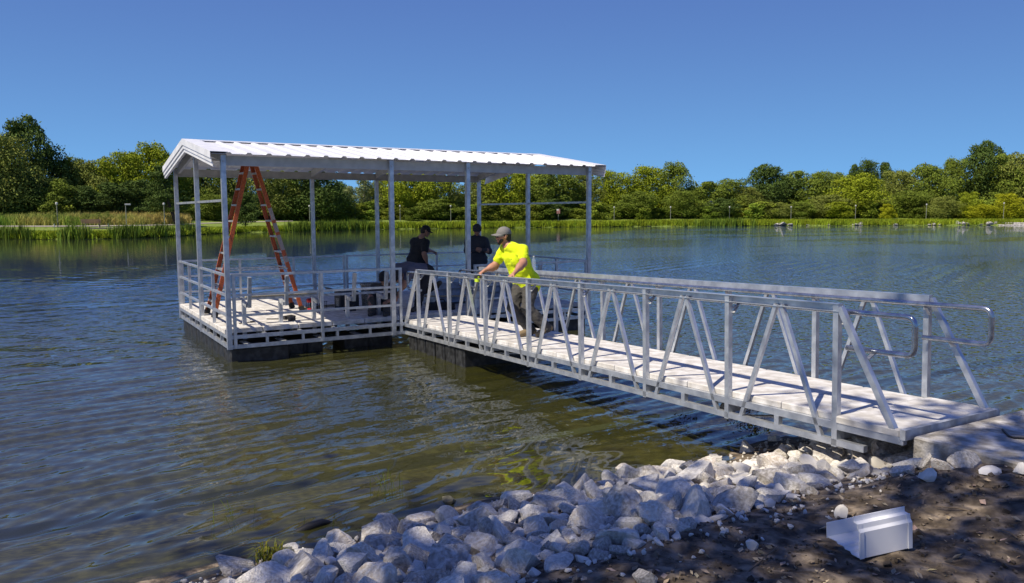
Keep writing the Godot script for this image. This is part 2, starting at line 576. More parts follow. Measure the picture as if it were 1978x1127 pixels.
func build_water() -> void:
	var rs := PackedFloat32Array([1.5])
	while rs[-1] < 420.0:
		var r := rs[-1]
		rs.append(r + (0.25 if r < 3.2 else 0.028 if r < 5.6 else r * 0.0052 if r < 14.0 else r * 0.016))
	var bs := steps([-92.0, 1.5, -3.5, 0.3, 66.0, 1.5, 97.0])
	# ripples: direction, length, height
	var kx := PackedFloat32Array()
	var kz := PackedFloat32Array()
	var amp := PackedFloat32Array()
	var ph := PackedFloat32Array()
	var lens := PackedFloat32Array()
	for i in 15:
		var lam := 0.13 * pow(1.14, i)
		var ang := deg_to_rad(20.0) + rng.randfn(0.0, 0.26)
		kx.append(TAU / lam * sin(ang))
		kz.append(TAU / lam * cos(ang))
		var slope := 0.045 if lam < 0.17 else 0.105 if lam < 0.33 else 0.040
		amp.append(slope * lam / TAU)
		ph.append(rng.randf() * TAU)
		lens.append(lam)
	var nw := kx.size()
	var v := PackedVector3Array()
	var n := PackedVector3Array()
	var uv := PackedVector2Array()
	var calm := PackedFloat32Array()
	var tint := PackedColorArray()
	var ca := cos(deg_to_rad(20.0))
	var sa := sin(deg_to_rad(20.0))
	for bdeg in bs:
		var b := deg_to_rad(bdeg)
		var far := shore(bdeg)
		var cell := (0.0052 if bdeg > -3.6 and bdeg < 66.1 else 0.026)
		for r in rs:
			var x := CAM.x + r * sin(b)
			var z := CAM.z - r * cos(b)
			var gust := 0.8 + 0.6 * bumpy.get_noise_2d(x * 0.13, z * 0.2 + 40.0)
			var lee_side := smoothstep(-1.0, 0.5, x) * smoothstep(0.5, 3.0, z) * (1.0 - smoothstep(2.9, 3.4, x))
			var h := 0.0
			var gx := 0.0
			var gz := 0.0
			if r < 40.0 and z < 9.0:
				var step := r * cell
				for i in nw:
					var w := smoothstep(2.5, 5.0, lens[i] / step)
					if w <= 0.0: continue
					var t := kx[i] * x + kz[i] * z + ph[i]
					var a := amp[i] * w * gust * (1.0 - lee_side * (0.9 if lens[i] < 0.36 else 0.35))
					h += a * sin(t)
					var g := a * cos(t)
					gx += g * kx[i]
					gz += g * kz[i]
			v.append(Vector3(x, h, z))
			n.append(Vector3(-gx, 1.0, -gz).normalized())
			uv.append(Vector2((x * ca - z * sa) / 9.0, (x * sa + z * ca) / 4.2))
			# silty olive over the shallow bottom, clear and dark where it is deep
			var deep := minf(1.0 - 0.85 * smoothstep(-62.0, -15.0, r - far) * (1.0 - smoothstep(36.0, 44.0, bdeg)), maxf(smoothstep(5.0, 26.0, 7.5 - z), 0.22 * (1.0 - smoothstep(-3.5, -0.6, x + 0.25 * (z - 7.0)))))
			tint.append(Color(lerpf(0.66, 0.08, deep), lerpf(0.66, 0.56, deep), lerpf(0.05, 0.98, deep)))
			# how ruffled the far water is: sheltered under the far bank, darker gusts further out
			var lee := 1.0 - smoothstep(12.0, 24.0, far - r + 5.0 * bumpy.get_noise_2d(x * 0.05, z * 0.05) - (36.0 if bdeg < 14.0 else lerpf(46.0, 0.0, smoothstep(33.0, 42.0, bdeg))))
			calm.append((2.0 if lee > 0.6 else lee * 0.5) + 0.45 * bumpy.get_noise_2d(x * 0.04 + 7.0, z * 0.09))
	var nr := rs.size()
	var idx := [PackedInt32Array(), PackedInt32Array(), PackedInt32Array()]
	for i in bs.size() - 1:
		for j in nr - 1:
			var o := i * nr + j
			var c := calm[o]
			var k := 0 if (c > 1.2 or rs[j] < 8.0) else 1 if (c > 0.05 or rs[j] < 13.0) else 2
			idx[k].append_array([o, o + nr + 1, o + nr, o, o + 1, o + nr + 1])
	var m := ArrayMesh.new()
	for k in 3:
		if idx[k].is_empty(): continue
		var a := []
		a.resize(Mesh.ARRAY_MAX)
		a[Mesh.ARRAY_VERTEX] = v
		a[Mesh.ARRAY_NORMAL] = n
		a[Mesh.ARRAY_TEX_UV] = uv
		a[Mesh.ARRAY_COLOR] = tint
		a[Mesh.ARRAY_INDEX] = idx[k]
		m.add_surface_from_arrays(Mesh.PRIMITIVE_TRIANGLES, a)
		m.surface_set_material(m.get_surface_count() - 1, M["water_%d" % k])
	var o := MeshInstance3D.new()
	o.name = "lake_water"
	o.mesh = m
	add_child(o)
	tag(o, "rippled blue and olive water of the lake", "", "", "structure")


# ---------------------------------------------------------------- the covered platform
const PL := 7.0          # length along x
const PW := 4.53         # depth along -z
const DECK := 0.523
const EAVE := 3.265
const RIDGE := 3.635


func roof_y(z: float) -> float:
	return RIDGE - absf(z + PW * 0.5) / (PW * 0.5 + 0.15) * (RIDGE - EAVE)


func float_box(lo: Vector3, hi: Vector3, parent: Node, along_z: bool) -> void:
	# a moulded float: panels between upright slots, a rim above
	var b := MB.new()
	var core := MB.new()
	var len := (hi.z - lo.z) if along_z else (hi.x - lo.x)
	var k := maxi(1, roundi(len / 0.42))
	core.box(lo + Vector3(0.035, 0, 0.035), hi - Vector3(0.035, 0.004, 0.035))
	for i in k:
		var a := lo
		var e := hi
		if along_z:
			a.z = lo.z + len * i / k + 0.026
			e.z = lo.z + len * (i + 1) / k - 0.026
		else:
			a.x = lo.x + len * i / k + 0.026
			e.x = lo.x + len * (i + 1) / k - 0.026
		b.slab(a, e, 0.018)
	var o := part("float", b, M.float_black, parent)
	part("core", core, M.float_dark, o)


func rail_run(a: Vector3, b: Vector3, posts: int, parent: Node, foot := 0.235, ends := true) -> void:
	# three rails between a and b, with posts
	for y in [1.39, 1.075, 0.755]:
		bar_part("rail", Vector3(a.x, y, a.z), Vector3(b.x, y, b.z), 0.042, 0.036, M.galv, parent)
	for i in posts + 1:
		if not ends and (i == 0 or i == posts): continue
		var p := a.lerp(b, float(i) / posts)
		bar_part("rail_post", Vector3(p.x, foot, p.z), Vector3(p.x, 1.408, p.z), 0.046, 0.046, M.galv, parent, Vector3(0, 0, 1))


func build_platform() -> void:
	var t := thing("dock_platform", "covered floating dock platform with white ribbed metal roof and railings", "floating dock")
	# floats
	for i in 3:
		float_box(Vector3(0.02, -0.3, -PW + 0.04 + i * 1.5), Vector3(0.95, 0.215, -PW + 0.04 + i * 1.5 + 1.46), t, true)
		float_box(Vector3(PL - 0.95, -0.3, -PW + 0.04 + i * 1.5), Vector3(PL - 0.02, 0.215, -PW + 0.04 + i * 1.5 + 1.46), t, true)
	for x in [1.0, 2.0, 3.95, 4.95]:
		float_box(Vector3(x, -0.3, -1.1), Vector3(x + (0.66 if x == 1.0 else 0.95), 0.215, -0.42), t, false)
		float_box(Vector3(x, -0.3, -PW + 0.05), Vector3(x + 0.95, 0.215, -PW + 1.1), t, false)
	# frame: two chords all round with short uprights, joists across
	var corners := [Vector3(0, 0, 0), Vector3(PL, 0, 0), Vector3(PL, 0, -PW), Vector3(0, 0, -PW)]
	for i in 4:
		var a: Vector3 = corners[i]
		var b: Vector3 = corners[(i + 1) % 4]
		bar_part("chord", a + Vector3(0, 0.262, 0), b + Vector3(0, 0.262, 0), 0.05, 0.06, M.galv, t)
		bar_part("chord", a + Vector3(0, 0.415, 0), b + Vector3(0, 0.415, 0), 0.05, 0.055, M.galv, t)
		var k := roundi(a.distance_to(b) / 0.6)
		for j in range(1, k):
			var p := a.lerp(b, float(j) / k)
			bar_part("web_stub", p + Vector3(0, 0.293, 0), p + Vector3(0, 0.387, 0), 0.05, 0.04, M.galv, t, (b - a))
	for i in range(1, 12):
		var x := PL * i / 12.0
		bar_part("joist", Vector3(x, 0.405, -0.026), Vector3(x, 0.405, -PW + 0.026), 0.045, 0.06, M.galv, t)
	for x in [0.32, 0.9, 1.55, 2.2]:
		bar_part("lower_joist", Vector3(x, 0.26, -0.03), Vector3(x, 0.26, -0.55), 0.10, 0.012, M.galv_plain, t)
	# deck panels of pale cast boards
	var zs := [-PW - 0.01, -3.40, -2.27, -1.14, -0.235]
	for i in 12:
		for j in 4:
			var b := MB.new()
			var x0 := PL * i / 12.0 - (0.03 if i == 0 else 0.0)
			b.slab(Vector3(x0 + 0.005, 0.447, zs[j] + 0.005), Vector3(PL * (i + 1) / 12.0 - 0.005, DECK + rng.randf_range(-0.002, 0.002), zs[j + 1] - 0.005), 0.008)
			part("deck_panel", b, M.deck, t)
	# posts
	var posts := [[0.0, 0.0], [2.77, 0.0], [4.26, 0.0], [PL, 0.0], [0.0, -PW * 0.5], [PL, -PW * 0.5], [0.0, -PW], [2.80, -PW], [4.31, -PW], [PL, -PW]]
	for p in posts:
		var top := roof_y(p[1]) - 0.035
		var o := bar_part("post", Vector3(p[0], 0.225, p[1]), Vector3(p[0], top, p[1]), 0.074, 0.074, M.galv, t, Vector3(0, 0, 1))
		if p[1] == 0.0:
			var b := MB.new()
			b.lathe(Transform3D(Basis(Vector3.RIGHT, Vector3(0, 0, 1), Vector3(0, -1, 0)), Vector3(p[0], 3.16, 0.037)), [Vector2(0.016, 0.0), Vector2(0.014, 0.012), Vector2(0.001, 0.012)], 8)
			part("bolt", b, M.galv_plain, o)
	# roof
	for s in [1.0, -1.0]:
		var z1: float = -PW * 0.5 + s * (PW * 0.5 + 0.15)
		var zm: float = -PW * 0.5 + s * 0.01
		var prof := PackedVector2Array()
		var x := -0.19
		prof.append(Vector2(x, 0.0))
		while x < 7.0:
			prof.append_array([Vector2(x + 0.20, 0.0), Vector2(x + 0.225, 0.024), Vector2(x + 0.275, 0.024), Vector2(x + 0.30, 0.0)])
			x += 0.305
		prof.append(Vector2(7.28, 0.0))
		var b := MB.new()
		for i in prof.size() - 1:
			var p := prof[i]
			var q := prof[i + 1]
			var a0 := Vector3(p.x, RIDGE + p.y, zm)
			var a1 := Vector3(q.x, RIDGE + q.y, zm)
			var b0 := Vector3(p.x, EAVE + p.y, z1)
			var b1 := Vector3(q.x, EAVE + q.y, z1)
			var dn := Vector3(0, -0.003, 0)
			if s > 0:
				b.quad(b0, b1, a1, a0)
				b.quad(a0 + dn, a1 + dn, b1 + dn, b0 + dn)
				b.quad(b0 + dn, b1 + dn, b1, b0)
			else:
				b.quad(b1, b0, a0, a1)
				b.quad(a1 + dn, a0 + dn, b0 + dn, b1 + dn)
				b.quad(b1 + dn, b0 + dn, b0, b1)
		part("roof_panel", b, M.roof_white, t)
	# ridge cap lying on the ribs
	var drop := (RIDGE - EAVE) / (PW * 0.5 + 0.15) * 0.17
	var zr := -PW * 0.5
	for s in [1.0, -1.0]:
		var b := MB.new()
		b.prism([Vector2(0, 0.052), Vector2(0, 0.048), Vector2(s * 0.17, 0.048 - drop - 0.008), Vector2(s * 0.17, 0.052 - drop)], Vector3(-0.21, RIDGE - 0.02, zr), Vector3(7.29, RIDGE - 0.02, zr), Vector3(0, 0, 1), Vector3.UP)
		part("ridge_cap", b, M.roof_white, t)
	# stepped rake trims at both gable ends
	for e in [[-0.215, 1.0], [7.30, -1.0]]:
		for s in [1.0, -1.0]:
			var k: float = e[1]
			var b := MB.new()
			var outline := [Vector2(0.26 * k, 0.034), Vector2(0.0, 0.036), Vector2(0.0, -0.072), Vector2(0.016 * k, -0.078), Vector2(0.016 * k, -0.135), Vector2(0.034 * k, -0.141), Vector2(0.034 * k, -0.196), Vector2(0.075 * k, -0.198), Vector2(0.075 * k, -0.194), Vector2(0.040 * k, -0.192), Vector2(0.040 * k, -0.137), Vector2(0.022 * k, -0.131), Vector2(0.022 * k, -0.074), Vector2(0.006 * k, -0.068), Vector2(0.006 * k, 0.030), Vector2(0.26 * k, 0.028)]
			b.prism(outline, Vector3(e[0], RIDGE, zr), Vector3(e[0], EAVE - 0.004, zr + s * (PW * 0.5 + 0.165)), Vector3.RIGHT, Vector3.UP)
			part("rake_trim", b, M.roof_white, t)
	# eave beams (channels), rafters, purlins
	for z in [-0.062, -PW + 0.062]:
		var face := 1.0 if z > -1.0 else -1.0
		var b := MB.new()
		b.prism([Vector2(0, 0), Vector2(0.055, 0), Vector2(0.055, 0.006), Vector2(0.006, 0.006), Vector2(0.006, 0.145), Vector2(0.055, 0.145), Vector2(0.055, 0.151), Vector2(0, 0.151)].map(func(p): return Vector2(p.x * -face + face * 0.024, p.y)), Vector3(0.04, 3.098, z), Vector3(6.96, 3.098, z), Vector3(0, 0, 1), Vector3.UP)
		part("eave_beam", b, M.beam_metal, t)
	for x in [0.05, 2.78, 4.28, 6.95]:
		for s in [1.0, -1.0]:
			var za: float = zr + s * 0.04
			var zb: float = zr + s * (PW * 0.5 - 0.10)
			bar_part("rafter", Vector3(x, roof_y(za) - 0.09, za), Vector3(x, roof_y(zb) - 0.085, zb), 0.05, 0.13, M.beam_metal, t)
	for z in [-0.9, -1.7, -2.85, -3.65]:
		bar_part("purlin", Vector3(-0.1, roof_y(z) - 0.022, z), Vector3(7.2, roof_y(z) - 0.022, z), 0.05, 0.028, M.beam_metal, t)
	# high rails across both ends
	for x in [0.0, PL]:
		bar_part("end_rail", Vector3(x, 2.56, -0.037), Vector3(x, 2.56, -PW * 0.5 + 0.037), 0.038, 0.038, M.galv, t)
		bar_part("end_rail", Vector3(x, 2.56, -PW * 0.5 - 0.037), Vector3(x, 2.56, -PW + 0.037), 0.038, 0.038, M.galv, t)
	# railings
	rail_run(Vector3(0.088, 0, 0.012), Vector3(2.905, 0, 0.012), 2, t)
	rail_run(Vector3(4.40, 0, 0.0), Vector3(PL - 0.06, 0, 0.0), 2, t)
	for x in [0.0, PL]:
		rail_run(Vector3(x, 0, -0.06), Vector3(x, 0, -PW * 0.5 + 0.055), 2, t)
		rail_run(Vector3(x, 0, -PW * 0.5 - 0.055), Vector3(x, 0, -PW + 0.06), 2, t)
	rail_run(Vector3(0.05, 0, -PW), Vector3(3.49, 0, -PW), 3, t)
	rail_run(Vector3(3.56, 0, -PW), Vector3(PL - 0.05, 0, -PW), 3, t)
	# bench frames along the front: leg, arm, raked back upright; one long seat rail
	for x in [0.36, 0.96, 1.53, 2.13, 2.72]:
		bench_frame(Vector3(x, 0, -0.55), Vector3(0, 0, 1), t)
	bar_part("seat_rail", Vector3(0.14, 0.955, -0.58), Vector3(2.95, 0.935, -0.58), 0.05, 0.038, M.galv_plain, t)
	for x in [4.75, 5.35, 5.95]:
		bench_frame(Vector3(x, 0, -0.55), Vector3(0, 0, 1), t)
	bar_part("seat_rail", Vector3(4.5, 0.955, -0.58), Vector3(6.5, 0.955, -0.58), 0.05, 0.038, M.galv_plain, t)
	for z in [-1.2, -1.9, -2.6, -3.3]:
		bench_frame(Vector3(6.3, 0, z), Vector3(1, 0, 0), t)
	bar_part("seat_rail", Vector3(6.27, 0.955, -0.95), Vector3(6.27, 0.955, -3.6), 0.05, 0.038, M.galv_plain, t)


func bench_frame(foot: Vector3, back: Vector3, t: Node) -> void:
	bar_part("bench_leg", foot + Vector3(0, 0.29, 0), foot + Vector3(0, 0.925, 0), 0.06, 0.06, M.galv, t, Vector3(0, 0, 1))
	bar_part("bench_arm", foot - back * 0.03 + Vector3(0, 0.905, 0), foot + back * 0.25 + Vector3(0, 0.865, 0), 0.05, 0.06, M.galv_plain, t)
	bar_part("bench_back_upright", foot + back * 0.25 + Vector3(0.03, 0.84, 0), foot + back * 0.33 + Vector3(0.03, 1.335, 0), 0.055, 0.065, M.galv, t, Vector3(0, 0, 1))


# ---------------------------------------------------------------- the gangway
const GN := 8
const GD := 1.1804       # bay
const GW := 1.2204       # width
const GH := 0.911        # rail above deck


func bend(pts: Array, r: float) -> Array:   # round the corners of a polyline
	var out := [pts[0]]
	for i in range(1, pts.size() - 1):
		var a: Vector3 = pts[i] + (pts[i - 1] - pts[i]).normalized() * r
		var b: Vector3 = pts[i] + (pts[i + 1] - pts[i]).normalized() * r
		for k in 7:
			var u := k / 6.0
			out.append(a.lerp(pts[i], u).lerp((pts[i] as Vector3).lerp(b, u), u))
	out.append(pts[-1])
	return out


func build_gangway() -> void:
	var t := thing("gangway", "long galvanized truss gangway with pale deck, sloping from bank to platform", "gangway", Vector3(2.988, 0.496, 0.592))
	t.rotation = Vector3(-atan(0.0269), atan(-0.0104), 0)
	var zend := 8.885
	for side in 2:
		var x := 0.0 if side == 0 else GW
		var o := -1.0 if side == 0 else 1.0
		for i in GN:
			bar_part("post", Vector3(x, -0.258, i * GD), Vector3(x, GH - 0.004, i * GD), 0.05, 0.05, M.galv, t, Vector3(0, 0, 1))
			# pipe bracket inside the post
			var br := MB.new()
			br.bar(Vector3(x - o * 0.026, 0.79, i * GD + 0.035), Vector3(x - o * 0.09, 0.815, i * GD + 0.035), 0.03, 0.008)
			br.bar(Vector3(x - o * 0.024, 0.74, i * GD + 0.035), Vector3(x - o * 0.085, 0.808, i * GD + 0.035), 0.03, 0.008)
			part("pipe_bracket", br, M.galv_plain, t)
		for i in GN - 1:
			var zm := (i + 0.5) * GD
			bar_part("diagonal", Vector3(x + o * 0.004, GH - 0.05, zm - 0.025), Vector3(x + o * 0.004, -0.225, i * GD + 0.16), 0.036, 0.036, M.galv, t)
			bar_part("diagonal", Vector3(x + o * 0.004, GH - 0.05, zm + 0.03), Vector3(x + o * 0.004, -0.225, (i + 1) * GD - 0.13), 0.036, 0.036, M.galv, t)
		bar_part("end_brace", Vector3(x + o * 0.004, GH - 0.03, (GN - 1) * GD + 0.03), Vector3(x + o * 0.004, -0.10, zend - 0.06), 0.046, 0.046, M.galv, t)
		bar_part("end_brace", Vector3(x + o * 0.004, GH - 0.03, -0.03), Vector3(x + o * 0.004, -0.09, -0.57), 0.046, 0.046, M.galv, t)
		# top rail: a channel open to the outside
		var tr := MB.new()
		var sec := [Vector2(-0.032, 0), Vector2(0.032, 0), Vector2(0.032, -0.006), Vector2(-0.026, -0.006), Vector2(-0.026, -0.060), Vector2(0.032, -0.060), Vector2(0.032, -0.066), Vector2(-0.032, -0.066)].map(func(p): return Vector2(p.x * o, p.y))
		tr.prism(sec, Vector3(x, GH, -0.03), Vector3(x, GH, (GN - 1) * GD + 0.03), Vector3.RIGHT, Vector3.UP)
		part("top_rail", tr, M.galv, t)
		bar_part("bottom_chord", Vector3(x, -0.222, -0.58), Vector3(x, -0.222, zend - 0.35), 0.05, 0.052, M.galv, t)
		bar_part("deck_edge_beam", Vector3(x, -0.086, -0.60), Vector3(x, -0.086, zend - 0.02), 0.044, 0.058, M.galv, t)
		for i in GN - 1:
			bar_part("web_stub", Vector3(x, -0.196, (i + 0.5) * GD), Vector3(x, -0.115, (i + 0.5) * GD), 0.05, 0.05, M.galv, t, Vector3(0, 0, 1))
		# handrail pipe with a loop at each end
		var px := x - o * 0.095
		var pipe := MB.new()
		pipe.tube(bend([Vector3(px, 0.545, (GN - 1) * GD + 0.02), Vector3(px, 0.545, zend - 0.02), Vector3(px, 0.838, zend - 0.02), Vector3(px, 0.838, -0.66), Vector3(px, 0.545, -0.66), Vector3(px, 0.545, -0.10)], 0.075), 0.022, 12)
		part("handrail_pipe", pipe, M.pipe_metal, t)
		for zz in [zend - 0.36, -0.34]:
			var br := MB.new()
			br.bar(Vector3(x - o * 0.02, 0.49, zz), Vector3(px, 0.527, zz), 0.035, 0.01)
			part("pipe_bracket", br, M.galv_plain, t)
	# cross members and flat braces under the deck
	for i in GN:
		bar_part("cross_member", Vector3(0.025, -0.16, i * GD), Vector3(GW - 0.025, -0.16, i * GD), 0.05, 0.08, M.galv, t, Vector3.UP)
	for i in GN - 1:
		bar_part("cross_brace", Vector3(0.03, -0.215, (i + (0.1 if i % 2 == 0 else 0.9)) * GD), Vector3(GW - 0.03, -0.215, (i + (0.9 if i % 2 == 0 else 0.1)) * GD), 0.06, 0.012, M.galv, t)
	# deck panels
	var cuts := [-0.62]
	for i in GN - 1: cuts.append((i + 0.5) * GD)
	cuts.append_array([8.272, zend - 0.045])
	for i in cuts.size() - 1:
		var b := MB.new()
		b.slab(Vector3(0.028 if i < 8 else -0.03, -0.056, cuts[i] + 0.005), Vector3(GW - 0.028 if i < 8 else GW + 0.03, 0.0, cuts[i + 1] - 0.005), 0.009)
		part("deck_panel", b, M.deck, t)
	var ep := MB.new()
	ep.box(Vector3(-0.03, -0.075, zend - 0.043), Vector3(GW * 0.5 - 0.002, 0.004, zend))
	part("end_plate", ep, M.galv_plain, t)
	ep = MB.new()
	ep.box(Vector3(GW * 0.5 + 0.002, -0.075, zend - 0.043), Vector3(GW + 0.03, 0.004, zend))
	part("end_plate", ep, M.galv_plain, t)
	# floats under the lake end
	float_box(Vector3(0.01, -0.80, -0.52), Vector3(GW - 0.01, -0.262, 0.56), t, true)
	float_box(Vector3(0.01, -0.80, 0.58), Vector3(GW - 0.01, -0.262, 1.66), t, true)


func build_landing() -> void:
	var t := Node3D.new()
	t.name = "landing"
	add_child(t)
	tag(t, "cast concrete landing slab where the gangway meets the bank", "", "", "structure")
	var b := MB.new()
	b.slab(Vector3(2.90, -0.4, 9.515), Vector3(5.9, 0.700, 11.0), 0.012)
	part("slab", b, M.concrete, t)
	b = MB.new()
	b.slab(Vector3(2.90, -0.4, 11.006), Vector3(5.9, 0.700, 14.5), 0.012)
	part("slab", b, M.concrete, t)
	var c := MB.new()
	c.tube(bend([Vector3(3.62, 0.709, 9.78), Vector3(3.45, 0.709, 9.92), Vector3(3.62, 0.709, 10.12), Vector3(3.9, 0.709, 10.35), Vector3(4.6, 0.709, 10.7)], 0.05), 0.008, 8)
	tag(part("cord", c, M.cord_black), "thin black cord lying bent on the concrete landing slab", "cord")


# ---------------------------------------------------------------- tools on the platform
func build_tools() -> void:
	# the step ladder: two ladders leaning together under a top cap
	var t := thing("step_ladder", "tall orange double-sided step ladder standing open under the roof", "ladder", Vector3(0.9, DECK, -2.12))
	var top := 2.76
	for s in [-1.0, 1.0]:
		var foot_x: float = -0.78 if s < 0 else 0.80
		var top_x: float = s * 0.06
		var rails := []
		for e in [-1.0, 1.0]:
			var a := Vector3(foot_x, 0.0, e * 0.335)
			var b := Vector3(top_x, top, e * 0.17)
			rails.append([a, b])
			var d := (b - a).normalized()
			var r := MB.new()
			var x := Vector3(0, 0, -e)
			var y: Vector3 = d.cross(x).normalized() * s
			r.prism([Vector2(-0.001, -0.036), Vector2(0.028, -0.036), Vector2(0.028, -0.030), Vector2(0.005, -0.030), Vector2(0.005, 0.030), Vector2(0.028, 0.030), Vector2(0.028, 0.036), Vector2(-0.001, 0.036)], a + d * 0.06, b, x, y)
			var ro := part("rail", r, M.ladder_orange, t)
			bar_part("foot", a, a + d * 0.11, 0.05, 0.10, M.rubber, ro)
			if s > 0 and e > 0:
				for q in [[0.62, 0.70], [0.42, 0.52], [0.34, 0.38], [0.54, 0.60]]:
					bar_part("sticker", a.lerp(b, q[0]) - x * 0.003, a.lerp(b, q[1]) - x * 0.003, 0.004, 0.07, M.sticker, ro, y)
		for i in 9:
			var u := (i + 0.9) / 9.6
			var p: Vector3 = (rails[0][0] as Vector3).lerp(rails[0][1], u)
			var q: Vector3 = (rails[1][0] as Vector3).lerp(rails[1][1], u)
			bar_part("step", p + Vector3(0, 0, 0.008), q - Vector3(0, 0, 0.008), 0.08, 0.03, M.alu, t)
	box_part("top_cap", Vector3(-0.11, top - 0.01, -0.21), Vector3(0.11, top + 0.045, 0.21), M.ladder_orange, t)
	for e in [-0.29, 0.29]:
		bar_part("spreader", Vector3(-0.55, 0.82, e), Vector3(0.56, 0.82, e), 0.008, 0.022, M.alu, t)
	# cordless drill standing on its battery
	t = thing("cordless_drill", "red and black cordless drill standing on the deck by the ladder", "drill", Vector3(1.86, DECK, -1.78), 0.5)
	box_part("battery", Vector3(-0.055, 0.0, -0.04), Vector3(0.065, 0.06, 0.04), M.drill_red, t)
	bar_part("handle", Vector3(0.0, 0.055, 0), Vector3(0.03, 0.18, 0), 0.045, 0.05, M.rubber, t, Vector3(1, 0, 0))
	var b := MB.new()
	b.tube([Vector3(-0.09, 0.21, 0), Vector3(-0.08, 0.21, 0), Vector3(0.06, 0.21, 0), Vector3(0.10, 0.21, 0)], [0.02, 0.042, 0.042, 0.03], 12)
	part("motor_housing", b, M.drill_red, t)
	b = MB.new()
	b.tube([Vector3(0.10, 0.21, 0), Vector3(0.15, 0.21, 0), Vector3(0.16, 0.21, 0), Vector3(0.24, 0.21, 0)], [0.026, 0.02, 0.005, 0.005], 10)
	part("chuck", b, M.rubber, t)
	# a heap of wire ties next to it
	t = thing("wire_basket", "small dark wire basket beside the ladder foot", "basket", Vector3(2.02, DECK, -1.95), 0.2)
	for i in 9:
		bar_part("wire", Vector3(-0.16 + i * 0.04, 0.0, -0.1), Vector3(-0.16 + i * 0.04, 0.16, -0.1), 0.006, 0.006, M.dark_box, t)
		bar_part("wire", Vector3(-0.16 + i * 0.04, 0.0, 0.1), Vector3(-0.16 + i * 0.04, 0.16, 0.1), 0.006, 0.006, M.dark_box, t)
	for y in [0.01, 0.085, 0.16]:
		for e in [-0.1, 0.1]: bar_part("wire", Vector3(-0.17, y, e), Vector3(0.17, y, e), 0.007, 0.007, M.dark_box, t)
	# black tool case, pale box, low black block
	t = thing("tool_case", "black tool case standing open on the shaded deck", "tool case", Vector3(2.62, DECK, -1.95), 0.1)
	var c := MB.new()
	c.slab(Vector3(-0.2, 0, -0.14), Vector3(0.2, 0.33, 0.14), 0.015)
	part("body", c, M.dark_box, t)
	bar_part("lid", Vector3(-0.22, 0.34, 0.10), Vector3(-0.44, 0.42, 0.10), 0.26, 0.025, M.dark_box, t)
	bar_part("handle", Vector3(-0.07, 0.36, 0), Vector3(0.07, 0.36, 0), 0.025, 0.02, M.rubber, t)
	box_part("label_plate", Vector3(-0.204, 0.05, -0.06), Vector3(-0.201, 0.2, 0.08), M.bucket_white, t)
	t = thing("battery_pack", "low black battery block on the deck in front of the tool case", "battery", Vector3(2.50, DECK, -1.45), 0.15)
	c = MB.new()
	c.slab(Vector3(-0.10, 0, -0.07), Vector3(0.10, 0.12, 0.07), 0.012)
	part("body", c, M.dark_box, t)
	box_part("terminal", Vector3(-0.05, 0.121, -0.03), Vector3(0.05, 0.135, 0.03), M.rubber, t)
	# bucket
	t = thing("bucket", "stained white plastic bucket behind the seated man", "bucket", Vector3(3.12, DECK, -2.0))
	c = MB.new()
	c.lathe(Transform3D(), [Vector2(0.001, 0.0), Vector2(0.16, 0.0), Vector2(0.185, 0.42), Vector2(0.198, 0.42), Vector2(0.198, 0.45), Vector2(0.178, 0.45), Vector2(0.155, 0.03), Vector2(0.001, 0.03)], 22)
	part("pail", c, M.bucket_white, t)
	c = MB.new()
	var arc := []
	for i in 13: arc.append(Vector3(0.2 * cos(PI * i / 12.0), 0.42 - 0.14 * sin(PI * i / 12.0), 0.06 + 0.14 * sin(PI * i / 12.0)))
	c.tube(arc, 0.004, 6)
	part("bail", c, M.alu, t)
	# small tools lying on the sunlit deck
	var spots := [[0.42, -0.75, 0.4, "loose open-end wrench on the sunlit deck near the corner post"], [0.95, -0.98, -0.5, "loose wrench on the sunlit deck further from the corner post"]]
	for s in spots:
		t = thing("wrench", s[3], "wrench", Vector3(s[0], DECK + 0.004, s[1]), s[2])
		bar_part("handle", Vector3(-0.12, 0.008, 0), Vector3(0.12, 0.008, 0), 0.022, 0.012, M.dark_box, t)
		c = MB.new()
		c.lathe(Transform3D(Basis(), Vector3(0.14, 0.0, 0)), [Vector2(0.02, 0.0), Vector2(0.04, 0.0), Vector2(0.04, 0.018), Vector2(0.02, 0.018)], 10)
		part("jaw", c, M.dark_box, t)
	t = thing("impact_driver", "dark cordless driver lying flat on the sunlit deck", "driver", Vector3(1.18, DECK, -0.85), 0.3)
	c = MB.new()
	c.tube([Vector3(-0.1, 0.04, 0), Vector3(0.06, 0.04, 0), Vector3(0.13, 0.04, 0)], [0.035, 0.038, 0.015], 10)
	part("motor_housing", c, M.dark_box, t)
	bar_part("handle", Vector3(-0.03, 0.035, 0.02), Vector3(-0.06, 0.03, 0.15), 0.04, 0.045, M.rubber, t)
	box_part("battery", Vector3(-0.11, 0.0, 0.14), Vector3(-0.01, 0.06, 0.22), M.dark_box, t)
	# folded metal trim stacked on the right part of the deck
	for i in 3:
		t = thing("metal_trim", ["blue-grey folded metal trim, lowest of the stack under the roof", "blue-grey folded metal trim in the middle of the stack", "blue-grey folded metal trim on top of the stack, with a rounded end"][i], "metal trim", Vector3(5.15, 0.56 + 0.145 * i + DECK - 0.523, -1.75 + 0.05 * i), 0.12 + 0.02 * i, "folded trims stacked on the deck")
		c = MB.new()
		c.prism([Vector2(-0.3, 0), Vector2(0.3, 0), Vector2(0.3, 0.006), Vector2(-0.29, 0.006), Vector2(-0.29, 0.12), Vector2(0.3, 0.12), Vector2(0.3, 0.132), Vector2(-0.3, 0.132)], Vector3(-0.95, 0, 0), Vector3(0.95, 0, 0), Vector3(0, 0, -1), Vector3.UP)
		part("sheet", c, M.trim_blue, t)
		c = MB.new()
		c.box(Vector3(-0.956, 0.0, -0.3), Vector3(-0.951, 0.132, 0.3))
		part("end_flap", c, M.galv_plain, t)
